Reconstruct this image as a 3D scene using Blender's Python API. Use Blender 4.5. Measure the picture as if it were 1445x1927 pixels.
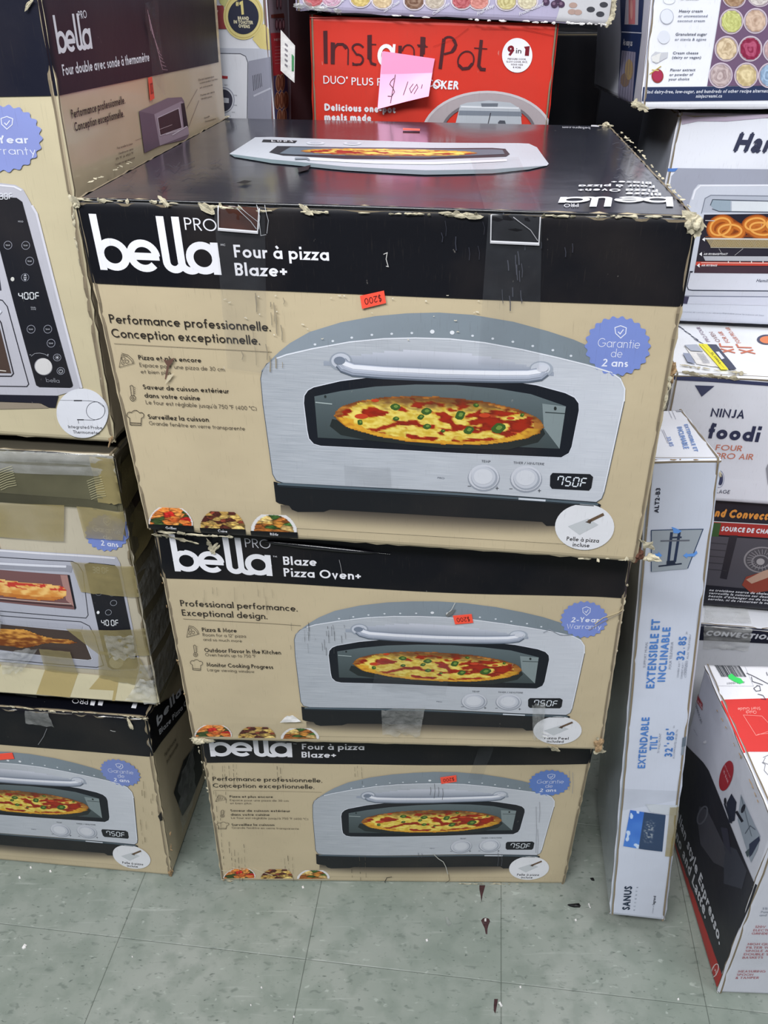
import bpy, bmesh, math, random
from mathutils import Vector, Matrix, noise
for o in list(bpy.data.objects): bpy.data.objects.remove(o)
SC = bpy.context.scene
R = math.radians
# ---------------------------------------------------------------- camera
IMW, IMH, FPX = 1445.0, 1927.0, 1570.0
PITCH, ROLL, CAMZ = R(32.0), R(-.1), 1.29
FWD = Vector((0, math.cos(PITCH), -math.sin(PITCH)))
_u = Vector((0, math.sin(PITCH), math.cos(PITCH))); _r = Vector((1, 0, 0))
RT = _r*math.cos(ROLL)+_u*math.sin(ROLL); UP = -_r*math.sin(ROLL)+_u*math.cos(ROLL)
CAMP = Vector((0, 0, CAMZ))
cd = bpy.data.cameras.new('camera'); cam = bpy.data.objects.new('camera', cd)
SC.collection.objects.link(cam)
cd.sensor_fit = 'VERTICAL'; cd.sensor_height = 36; cd.lens = FPX/IMH*36; cd.clip_start = .02
M3 = Matrix((RT, UP, -FWD)).transposed()
cam.matrix_world = Matrix.Translation(CAMP) @ M3.to_4x4()
SC.camera = cam
# ---------------------------------------------------------------- light
w = bpy.data.worlds.new('world'); SC.world = w; w.use_nodes = True
w.node_tree.nodes['Background'].inputs[0].default_value = (.86, .91, 1, 1)
w.node_tree.nodes['Background'].inputs[1].default_value = .19
def area(name, loc, tgt, sx, sy, e, col):
    l = bpy.data.lights.new(name, 'AREA'); l.shape = 'RECTANGLE'; l.size = sx; l.size_y = sy
    l.energy = e; l.color = col
    o = bpy.data.objects.new(name, l); SC.collection.objects.link(o)
    o.location = loc; o.rotation_euler = (Vector(tgt)-Vector(loc)).to_track_quat('-Z', 'Y').to_euler()
area('fluorescent_light_aisle', (-.7, -.75, 2.9), (0, .9, .5), 2.2, .4, 99, (.97, .98, 1))
area('fluorescent_light_right', (1.5, .1, 3.0), (.6, 1.0, .7), .5, 2.2, 26, (.95, .97, 1))
area('fluorescent_light_above', (.15, 1.0, 3.0), (.1, 1.05, .5), 2.2, .4, 18, (.97, .98, 1))
SC.view_settings.view_transform = 'Standard'; SC.view_settings.look = 'None'
SC.view_settings.gamma = 1; SC.view_settings.use_curve_mapping = False
SC.view_settings.exposure = 0
# ---------------------------------------------------------------- helpers
def ray(p): return FWD+RT*((p[0]-IMW/2)/FPX)-UP*((p[1]-IMH/2)/FPX)
def hit(p, P, N):
    d = ray(p); return CAMP+d*((P-CAMP).dot(N)/d.dot(N))
def toy(p, y): return hit(p, Vector((0, y, 0)), Vector((0, 1, 0)))
def toz(p, z): return hit(p, Vector((0, 0, z)), Vector((0, 0, 1)))
def project(P):
    d = P-CAMP; z = d.dot(FWD); return (IMW/2+FPX*d.dot(RT)/z, IMH/2-FPX*d.dot(UP)/z)
def lin(c):
    f = lambda v: v/12.92 if v <= .04045 else ((v+.055)/1.055)**2.4
    return tuple(f(max(0, min(255, x))/255) for x in c)+(1,)
def mixc(a, b, t):
    t = max(0, min(1, t)); return tuple(a[i]*(1-t)+b[i]*t for i in range(3))
def sm(a, b, x):
    t = max(0, min(1, (x-a)/(b-a))) if a != b else 0; return t*t*(3-2*t)
def nz(x, y, z=0): return noise.noise(Vector((x, y, z)))
# ---------------------------------------------------------------- materials
MAT = {}
def newmat(name):
    m = bpy.data.materials.new(name); m.use_nodes = True; MAT[name] = m
    return m, m.node_tree.nodes, m.node_tree.links, m.node_tree.nodes['Principled BSDF']
def bump(n, l, b, scale, strength, dist=.002, detail=3, vec=None, extra=None):
    t = n.new('ShaderNodeTexNoise'); t.inputs['Scale'].default_value = scale; t.inputs['Detail'].default_value = detail
    if vec is not None: l.new(vec, t.inputs['Vector'])
    bp = n.new('ShaderNodeBump'); bp.inputs['Strength'].default_value = strength; bp.inputs['Distance'].default_value = dist
    l.new(t.outputs['Fac'], bp.inputs['Height'])
    if extra: l.new(extra.outputs['Normal'], bp.inputs['Normal'])
    l.new(bp.outputs['Normal'], b.inputs['Normal']); return bp
def card(name, rough, coat, scuff=.15, streak=0, spec=.5, dirt=.06):
    m, n, l, b = newmat(name)
    at = n.new('ShaderNodeAttribute'); at.attribute_name = 'Col'
    tc = n.new('ShaderNodeTexCoord'); src = at.outputs['Color']
    def mix(src, fac, col, mode='MIX'):
        mx = n.new('ShaderNodeMix'); mx.data_type = 'RGBA'; mx.blend_type = mode
        l.new(fac, mx.inputs['Factor']); l.new(src, mx.inputs['A']); mx.inputs['B'].default_value = col
        return mx.outputs['Result']
    def nfac(scale, lo, hi, amt, sc=(1, 1, 1), coord='Object', det=4):
        mp = n.new('ShaderNodeMapping'); mp.inputs['Scale'].default_value = sc; l.new(tc.outputs[coord], mp.inputs['Vector'])
        t = n.new('ShaderNodeTexNoise'); t.inputs['Scale'].default_value = scale; t.inputs['Detail'].default_value = det
        l.new(mp.outputs[0], t.inputs['Vector'])
        r = n.new('ShaderNodeMapRange'); r.inputs['From Min'].default_value = lo; r.inputs['From Max'].default_value = hi
        r.inputs['To Max'].default_value = amt; l.new(t.outputs['Fac'], r.inputs['Value']); return r.outputs['Result']
    if streak:
        src = mix(src, nfac(9, .35, .65, streak, (1, 45, 1), 'UV', 6), (.5, .54, .6, 1))
        src = mix(src, nfac(14, .4, .7, streak*.7, (1, 60, 1), 'UV', 6), (.95, .97, 1, 1))
    if dirt: src = mix(src, nfac(7, .45, .75, dirt*2), (.12, .09, .07, 1))
    if dirt: src = mix(src, nfac(16, .62, .74, dirt*3, (26, 1, 1), 'UV', 3), (.06, .05, .04, 1))
    if scuff: src = mix(src, nfac(150, .74, .78, scuff*1.6, (1, 1, .5)), (.62, .58, .52, 1))
    l.new(src, b.inputs['Base Color'])
    b.inputs['Roughness'].default_value = rough; b.inputs['Coat Weight'].default_value = coat
    b.inputs['Coat Roughness'].default_value = max(.05, rough*.5); b.inputs['Specular IOR Level'].default_value = spec
    b1 = n.new('ShaderNodeBump'); b1.inputs['Strength'].default_value = .22; b1.inputs['Distance'].default_value = .006
    t = n.new('ShaderNodeTexNoise'); t.inputs['Scale'].default_value = 14; l.new(tc.outputs['Object'], t.inputs['Vector'])
    l.new(t.outputs['Fac'], b1.inputs['Height'])
    bump(n, l, b, 130, .10, .001, vec=tc.outputs['Object'], extra=b1)
    return m
card('coated_card', .45, .04, spec=.3); card('gloss_card', .24, .45, .22, dirt=.0); card('steel_print', .45, .05, .1, streak=.34, dirt=.04, spec=.3)
card('matte_card', .6, .0, .12); card('plain_print', .5, .05, 0, dirt=0)
def flat(name, col, rough=.6, scale=40, var=.25, spec=.4, bmp=.3, metal=0):
    m, n, l, b = newmat(name)
    tc = n.new('ShaderNodeTexCoord'); t = n.new('ShaderNodeTexNoise'); t.inputs['Scale'].default_value = scale; t.inputs['Detail'].default_value = 6
    l.new(tc.outputs['Object'], t.inputs['Vector'])
    cr = n.new('ShaderNodeValToRGB'); c = lin(col)
    cr.color_ramp.elements[0].position = .3; cr.color_ramp.elements[1].position = .7
    cr.color_ramp.elements[0].color = tuple(v*(1-var) for v in c[:3])+(1,); cr.color_ramp.elements[1].color = tuple(min(1, v*(1+var)) for v in c[:3])+(1,)
    l.new(t.outputs['Fac'], cr.inputs[0]); l.new(cr.outputs[0], b.inputs['Base Color'])
    b.inputs['Roughness'].default_value = rough; b.inputs['Specular IOR Level'].default_value = spec; b.inputs['Metallic'].default_value = metal
    bump(n, l, b, scale*2, bmp, .002, vec=tc.outputs['Object']); return m
flat('torn_paper', (186, 178, 154), .85, 90, .35, .2, .6); flat('kraft_paper', (158, 132, 100), .85, 60, .25, .2, .5)
flat('white_paper', (228, 226, 224), .7, 90, .12, .3, .4); flat('brown_fluff', (96, 66, 54), .9, 120, .4, .1, .8)
flat('dark_wall', (15, 16, 24), .5, 6, .3, .3, .1); flat('black_plastic', (18, 18, 20), .35, 30, .2)
flat('ink_black', (22, 22, 26), .5, 30, .1); flat('debris_red', (60, 34, 36), .6, 90, .3)
def tape(name, col, alpha, rough=.12, bs=30, wrinkle=.4):
    m, n, l, b = newmat(name)
    out = n['Material Output']; tr = n.new('ShaderNodeBsdfTransparent'); ms = n.new('ShaderNodeMixShader')
    b.inputs['Base Color'].default_value = lin(col); b.inputs['Roughness'].default_value = rough
    b.inputs['Specular IOR Level'].default_value = .6; b.inputs['Coat Weight'].default_value = .4
    tc = n.new('ShaderNodeTexCoord'); t = n.new('ShaderNodeTexNoise'); t.inputs['Scale'].default_value = bs; t.inputs['Detail'].default_value = 5
    l.new(tc.outputs['Object'], t.inputs['Vector'])
    r = n.new('ShaderNodeMapRange'); r.inputs['From Min'].default_value = .35; r.inputs['From Max'].default_value = .75
    r.inputs['To Min'].default_value = alpha*.75; r.inputs['To Max'].default_value = min(1, alpha*1.5)
    l.new(t.outputs['Fac'], r.inputs['Value']); l.new(r.outputs[0], ms.inputs[0])
    l.new(tr.outputs[0], ms.inputs[1]); l.new(b.outputs[0], ms.inputs[2]); l.new(ms.outputs[0], out.inputs['Surface'])
    bump(n, l, b, bs*1.3, wrinkle, .003, vec=tc.outputs['Object']); return m
tape('clear_tape', (120, 124, 130), .09, .1); tape('tan_tape', (160, 146, 100), .62, .2, 12, .3); tape('thin_tan_tape', (132, 128, 100), .34, .2, 12, .3)
tape('crumpled_tape', (196, 198, 196), .24, .12, 60, .9); tape('plastic_wrap', (215, 216, 214), .32, .1, 22, 1)
# ---------------------------------------------------------------- objects
def link(name, me, parent=None, mat=None):
    o = bpy.data.objects.new(name, me); SC.collection.objects.link(o)
    if mat: me.materials.append(MAT[mat] if isinstance(mat, str) else mat)
    if parent: o.parent = parent
    return o
def rootof(o):
    while o.parent: o = o.parent
    return o
def thing(name, label, cat, loc, group=None):
    o = bpy.data.objects.new(name, None); SC.collection.objects.link(o); o.location = loc
    o.empty_display_size = .05; o['label'] = label; o['category'] = cat
    if group: o['group'] = group
    return o
def mesh_obj(name, verts, faces, mat, parent=None, cols=None, smooth=False, uvs=None, label=None):
    off = rootof(parent).location if parent else Vector()
    me = bpy.data.meshes.new(name); me.from_pydata([tuple(Vector(v)-off) for v in verts], [], faces)
    if cols is not None:
        ca = me.color_attributes.new('Col', 'FLOAT_COLOR', 'POINT')
        ca.data.foreach_set('color', [x for c in cols for x in c])
    if uvs is not None:
        ul = me.uv_layers.new(name='UVMap')
        li = [0]*len(me.loops); me.loops.foreach_get('vertex_index', li)
        ul.data.foreach_set('uv', [x for i in li for x in uvs[i]])
    if smooth: me.polygons.foreach_set('use_smooth', [True]*len(me.polygons))
    me.update(); o = link(name, me, parent, mat)
    if label: o['label'] = label
    return o
# ---------------------------------------------------------------- stroke lettering (round geometric hand)
def arc(cx, cy, rx, ry, a0, a1, n=None):
    n = n or max(3, int(abs(a1-a0)/22))
    return [(cx+rx*math.cos(R(a0+(a1-a0)*i/n)), cy+ry*math.sin(R(a0+(a1-a0)*i/n))) for i in range(n+1)]
def glyph(c, t):
    x = .66; h = t/2; r = (x-t)/2; m = x/2; Rt = x-h; ring = arc(m, m, r, r, 0, 360); T = 1-h
    w = .54; rn = (w-t)/2; nx = rn+h; ny = x-h-rn
    def sh(x0, w=w): q = (w-t)/2; return arc(x0+q+h, x-h-q, q, q, 180, 0)+[(x0+w-h, 0)]
    def S(W, H, y0=0):
        ry = (H-t)/4; rx = (W-t)/2; cx = W/2
        return [arc(cx, y0+H-h-ry, rx, ry, 35, 270, 9)+arc(cx, y0+h+ry, rx, ry, 90, -145, 9)[1:]]
    acc = {'é': 'e/', 'è': 'e\\', 'à': 'a\\', 'ê': 'e^', 'ô': 'o^', 'É': 'E/'}
    if c in acc:
        b, k = acc[c]; a, s = glyph(b, t); d = {'/': [(.28, .80), (.42, 1.0)], '\\': [(.38, .80), (.24, 1.0)], '^': [(.17, .80), (.33, .98), (.49, .80)]}[k]
        return a, s+[d]
    up = lambda k: (lambda a: a)(k)
    g = {
     'a': (x, [ring, [(Rt, 0), (Rt, x)]]), 'b': (x, [ring, [(h, 0), (h, 1.05)]]), 'c': (.56, [arc(m, m, r, r, 48, 312)]),
     'd': (x, [ring, [(Rt, 0), (Rt, 1.05)]]), 'e': (x-.02, [arc(m, m, r, r, 0, 318), [(h, m), (Rt, m)]]),
     'f': (.37, [[(.17, 0), (.17, .8), (.2, .94), (.28, 1.03-h), (.38, 1.03-h)], [(0, x-h), (.36, x-h)]]),
     'g': (x, [ring, [(Rt, x), (Rt, 0)]+arc(m, -.02, r, r*.9, 0, -150)]),
     'h': (w, [[(h, 0), (h, 1.05)], sh(0)]), 'i': (t, [[(h, 0), (h, x)], [(h, .82), (h, .82+t*1.15)]]),
     'j': (.16, [[(.12, x), (.12, -.1), (.08, -.2), (-.03, -.24)], [(.12, .82), (.12, .82+t*1.15)]]),
     'k': (.5, [[(h, 0), (h, 1.05)], [(h, .25), (.43, x)], [(.19, .38), (.46, 0)]]), 'l': (t, [[(h, 0), (h, 1.05)]]),
     'm': (.86, [[(h, 0), (h, x)], sh(0, .86/2+h), sh(.43-h, .43+h)]), 'n': (w, [[(h, 0), (h, x)], sh(0)]), 'o': (x, [ring]),
     'p': (x, [ring, [(h, -.32), (h, x)]]), 'q': (x, [ring, [(Rt, -.32), (Rt, x)]]),
     'r': (.33, [[(h, 0), (h, x)], arc(h+.22, x-h-.22, .22, .22, 180, 75)]), 's': (.4, S(.42, x)),
     't': (.36, [[(.17, 0), (.17, .93)], [(0, x-h), (.35, x-h)]]),
     'u': (w, [[(h, x)]+arc(nx, h+rn, rn, rn, 180, 360), [(w-h, 0), (w-h, x)]]),
     'v': (.54, [[(h*.8, x), (.27, h*.6), (.54-h*.8, x)]]), 'w': (.84, [[(h, x), (.23, h), (.42, x-.02), (.61, h), (.84-h, x)]]),
     'x': (.5, [[(h, x), (.5-h, 0)], [(h, 0), (.5-h, x)]]), 'y': (.54, [[(h, x), (.28, .02)], [(.54-h, x), (.14, -.32)]]),
     'z': (.46, [[(0.02, x-h), (.42, x-h), (.05, h), (.46, h)]]),
     'A': (.74, [[(h, 0), (.37, T), (.74-h, 0)], [(.17, .33), (.57, .33)]]),
     'B': (.56, [[(h, 0), (h, 1)], [(h, T)]+arc(.32, .765-h/2, .16, .235-h/2, 90, -90)+[(h, .53)], [(h, .53)]+arc(.31, .265+h/2, .25-h, .265-h/2, 90, -90)+[(h, h)]]),
     'C': (.84, [arc(.5, .5, .5-h, .5-h, 45, 315)]), 'D': (.74, [[(h, 0), (h, 1)], [(h, T), (.25, T)]+arc(.26, .5, .48-h, .5-h, 90, -90)+[(h, h)]]),
     'E': (.52, [[(.5, T), (h, T), (h, h), (.5, h)], [(h, .52), (.46, .52)]]), 'F': (.5, [[(.5, T), (h, T), (h, 0)], [(h, .5), (.45, .5)]]),
     'G': (.98, [arc(.5, .5, .5-h, .5-h, 45, 355)+[(.55, .46)]]), 'H': (.68, [[(h, 0), (h, 1)], [(.68-h, 0), (.68-h, 1)], [(h, .52), (.68-h, .52)]]),
     'I': (t, [[(h, 0), (h, 1)]]), 'J': (.4, [[(.4-h, 1), (.4-h, .25)]+arc(.2, .22, .2-h, .22-h, 0, -170)]),
     'K': (.62, [[(h, 0), (h, 1)], [(h, .4), (.55, 1)], [(.22, .58), (.6, 0)]]), 'L': (.48, [[(h, 1), (h, h), (.48, h)]]),
     'M': (.86, [[(h, 0), (h+.06, 1), (.43, .2), (.8-h, 1), (.86-h, 0)]]), 'N': (.74, [[(h, 0), (h, T), (.74-h, h), (.74-h, 1)]]),
     'O': (1.0, [arc(.5, .5, .5-h, .5-h, 0, 360, 22)]), 'P': (.54, [[(h, 0), (h, 1)], [(h, T)]+arc(.27, .72, .27-h, .28-h, 90, -90)+[(h, .44+h)]]),
     'Q': (1.0, [arc(.5, .5, .5-h, .5-h, 0, 360, 22), [(.6, .3), (.95, 0)]]),
     'R': (.56, [[(h, 0), (h, 1)], [(h, T)]+arc(.27, .72, .27-h, .28-h, 90, -90)+[(h, .44+h)], [(.25, .46), (.54, 0)]]),
     'S': (.54, S(.54, 1)), 'T': (.56, [[(.28, 0), (.28, 1)], [(0, T), (.56, T)]]),
     'U': (.66, [[(h, 1)]+arc(.33, .33, .33-h, .33-h, 180, 360)+[(.66-h, 1)]]), 'V': (.7, [[(h*.8, 1), (.35, h), (.7-h*.8, 1)]]),
     'W': (1.0, [[(h, 1), (.27, h), (.5, 1), (.73, h), (1-h, 1)]]), 'X': (.6, [[(h, 1), (.6-h, 0)], [(h, 0), (.6-h, 1)]]),
     'Y': (.62, [[(h, 1), (.31, .45), (.62-h, 1)], [(.31, 0), (.31, .5)]]), 'Z': (.58, [[(0, T), (.54, T), (.04, h), (.58, h)]]),
     '0': (.6, [arc(.3, .5, .3-h, .5-h, 0, 360, 18)]), '1': (.3, [[(.05, .82), (.22, T), (.22, 0)]]),
     '2': (.56, [arc(.28, .72, .26-h, .28-h, 165, -35, 8)+[(.05, h), (.56, h)]]), '3': (.54, [arc(.26, .75, .22-h/2, .25-h, 150, -90, 8)+arc(.26, .27, .27-h, .27-h, 90, -155, 8)]),
     '4': (.62, [[(.46, 0), (.46, .95), (.06, .28), (.62, .28)]]), '5': (.55, [[(.5, T), (.14, T), (.1, .55)]+arc(.26, .33, .28-h, .33-h, 120, -150, 9)]),
     '6': (.6, [arc(.3, .33, .3-h, .33-h, 0, 360), [(.05, .42), (.38, 1)]]), '7': (.54, [[(0, T), (.48, T), (.15, 0)]]),
     '8': (.56, [arc(.28, .74, .22-h/2, .26-h, 0, 360), arc(.28, .27, .28-h, .27-h/2, 0, 360)]), '9': (.6, [arc(.3, .67, .3-h, .33-h, 0, 360), [(.55, .58), (.22, 0)]]),
     '.': (t, [[(h, 0), (h, t*1.1)]]), ',': (t, [[(h*1.2, t), (h*.4, -.12)]]), ':': (t, [[(h, 0), (h, t)], [(h, .5), (h, .5+t)]]),
     "'": (.1, [[(.07, 1), (.05, .78)]]), '"': (.22, [[(.05, 1), (.05, .78)], [(.18, 1), (.18, .78)]]), '-': (.34, [[(0, .36), (.34, .36)]]),
     '+': (.5, [[(0, .4), (.5, .4)], [(.25, .15), (.25, .65)]]), '/': (.4, [[(0, -.05), (.4, 1.05)]]), '°': (.25, [arc(.13, .86, .11, .11, 0, 360, 10)]),
     '(': (.24, [arc(.4, .4, .34, .62, 130, 230, 7)]), ')': (.24, [arc(-.16, .4, .34, .62, 50, -50, 7)]),
     '&': (.66, [[(.62, 0), (.18, .62)]+arc(.31, .79, .17, .19-h, 200, -30, 7)+[(.12, .36)]+arc(.26, .24, .24-h, .24-h, 150, 300, 6)+[(.6, .42)]]),
     '$': (.5, S(.5, 1)+[[(.25, -.12), (.25, 1.12)]]), '!': (t, [[(h, .3), (h, 1)], [(h, 0), (h, t)]]), '#': (.6, [[(.15, 0), (.25, 1)], [(.4, 0), (.5, 1)], [(0, .33), (.58, .33)], [(.04, .66), (.62, .66)]]),
    }
    return g.get(c, (.3, []))
def strokes_to_quads(pts, t):
    n = len(pts); closed = math.dist(pts[0], pts[-1]) < 1e-6; out = []; L = []
    for i in range(n):
        a = pts[i-1] if i > 0 else (pts[n-2] if closed else None); b = pts[i]; c = pts[i+1] if i < n-1 else (pts[1] if closed else None)
        def nr(p, q):
            dx, dy = q[0]-p[0], q[1]-p[1]; l = math.hypot(dx, dy) or 1; return (-dy/l, dx/l)
        if a is None: m = nr(b, c); k = 1
        elif c is None: m = nr(a, b); k = 1
        else:
            n1, n2 = nr(a, b), nr(b, c); mx, my = n1[0]+n2[0], n1[1]+n2[1]; l = math.hypot(mx, my)
            if l < .35: m = n1; k = 1
            else: m = (mx/l, my/l); k = min(2.2, 1/max(.3, (m[0]*n1[0]+m[1]*n1[1])))
        L.append(((b[0]+m[0]*t/2*k, b[1]+m[1]*t/2*k), (b[0]-m[0]*t/2*k, b[1]-m[1]*t/2*k)))
    for i in range(n-1): out.append([L[i][0], L[i][1], L[i+1][1], L[i+1][0]])
    return out
def geo_text(s, t=.12, track=.13):
    X = 0; polys = []
    for ch in s:
        if ch == ' ': X += .34; continue
        a, st = glyph(ch, t)
        for k in st:
            for q in strokes_to_quads(k, t): polys.append([(p[0]+X, p[1]) for p in q])
        X += a+track
    return polys, X-track
_G = {}
def warm_font():
    chars = [chr(i) for i in range(33, 127)]+list('éèàêôîÉ·')
    obs = []
    for c in chars:
        for s in (c, '|'+c+'|'):
            cu = bpy.data.curves.new('f', 'FONT'); cu.body = s; cu.resolution_u = 2; cu.fill_mode = 'FRONT'
            o = bpy.data.objects.new('f', cu); SC.collection.objects.link(o); obs.append(o)
    cu = bpy.data.curves.new('f', 'FONT'); cu.body = '||'; o = bpy.data.objects.new('f', cu); SC.collection.objects.link(o); obs.append(o)
    bpy.context.view_layer.update(); dg = bpy.context.evaluated_depsgraph_get()
    def get(o):
        e = o.evaluated_get(dg); me = e.to_mesh(); v = [(q.co.x, q.co.y) for q in me.vertices]; f = [list(p.vertices) for p in me.polygons]; e.to_mesh_clear(); return v, f
    v, _ = get(obs[-1]); base = max(p[0] for p in v)-min(p[0] for p in v)
    capv, _ = get(obs[chars.index('H')*2]); cap = max(p[1] for p in capv)
    for i, c in enumerate(chars):
        v, f = get(obs[2*i]); v2, _ = get(obs[2*i+1])
        adv = (max(p[0] for p in v2)-min(p[0] for p in v2)-base)/cap
        _G[c] = ([(p[0]/cap, p[1]/cap) for p in v], f, adv)
    cs = [o.data for o in obs]
    for o in obs: bpy.data.objects.remove(o)
    for c in cs: bpy.data.curves.remove(c)
warm_font()
def std_text(s, bold=0, track=0, slant=0):
    X = 0; polys = []; offs = [(0, 0)] if not bold else [(0, 0), (bold, 0), (bold/2, bold/2), (bold/2, -bold/2)]
    for ch in s:
        if ch == ' ': X += .42+track; continue
        if ch not in _G: X += .5; continue
        v, f, a = _G[ch]
        for ox, oy in offs:
            for q in f: polys.append([(v[i][0]+X+ox+slant*v[i][1], v[i][1]+oy) for i in q])
        X += a+track+bold
    return polys, X-track
# ---------------------------------------------------------------- faces of cartons and their printing
class Face:
    """A panel of a carton: four corners, a gentle worn bulge, rolled edges."""
    def __init__(s, bl, br, tr, tl, amp=.002, seed=0, roll=.003, bow=0, cell=.022):
        s.c = [Vector(p) for p in (bl, br, tr, tl)]; s.W = ((br-bl).length+(tr-tl).length)/2; s.H = ((tl-bl).length+(tr-br).length)/2
        s.n = ((br-bl)+(tr-tl)).cross((tl-bl)+(tr-br)).normalized(); s.amp = amp; s.seed = seed; s.roll = roll; s.bow = bow
        if amp > .0015 and s.W < .75: cell = .0125
        def lines(L):
            n = max(3, int(L/cell)); a = [i/n for i in range(n+1)]; e = [.0015/L, .0035/L, .007/L]
            return sorted(set([v for v in a if v == 0 or v == 1 or e[2]*1.3 < v < 1-e[2]*1.3]+e+[1-v for v in e]))
        s.us = lines(s.W); s.vs = lines(s.H)
    def disp(s, u, v):
        a, b = u*s.W, v*s.H
        e = min(a, s.W-a, b, s.H-b); d = s.amp*1.6*nz(a*4+s.seed*7.3, b*4, s.seed)+s.amp*.22*nz(a*9, b*9+s.seed*3, 5)
        d *= sm(0, .05, e)
        d += s.bow*4*u*(1-u)*min(1, 4*v*(1-v)+.0)
        if e < .007: d -= s.roll*((.007-max(e, 0))/.007)**2
        return d
    def flatpt(s, u, v):
        a, b, c, d = s.c; return a*(1-u)*(1-v)+b*u*(1-v)+c*u*v+d*(1-u)*v
    def at(s, u, v, h=0): return s.flatpt(u, v)+s.n*(s.disp(u, v)+h)
    def inv(s, P):
        u = v = .5
        for _ in range(14):
            E = P-s.flatpt(u, v); a, b, c, d = s.c
            du = (b-a)*(1-v)+(c-d)*v; dv = (d-a)*(1-u)+(c-b)*u
            A, B, D = du.dot(du), du.dot(dv), dv.dot(dv); e, f = du.dot(E), dv.dot(E); q = A*D-B*B
            u += (e*D-f*B)/q; v += (f*A-e*B)/q
        return (u, v)
    def px(s, p): return s.inv(hit(p, s.c[0], s.n))
LH = .00018
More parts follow.
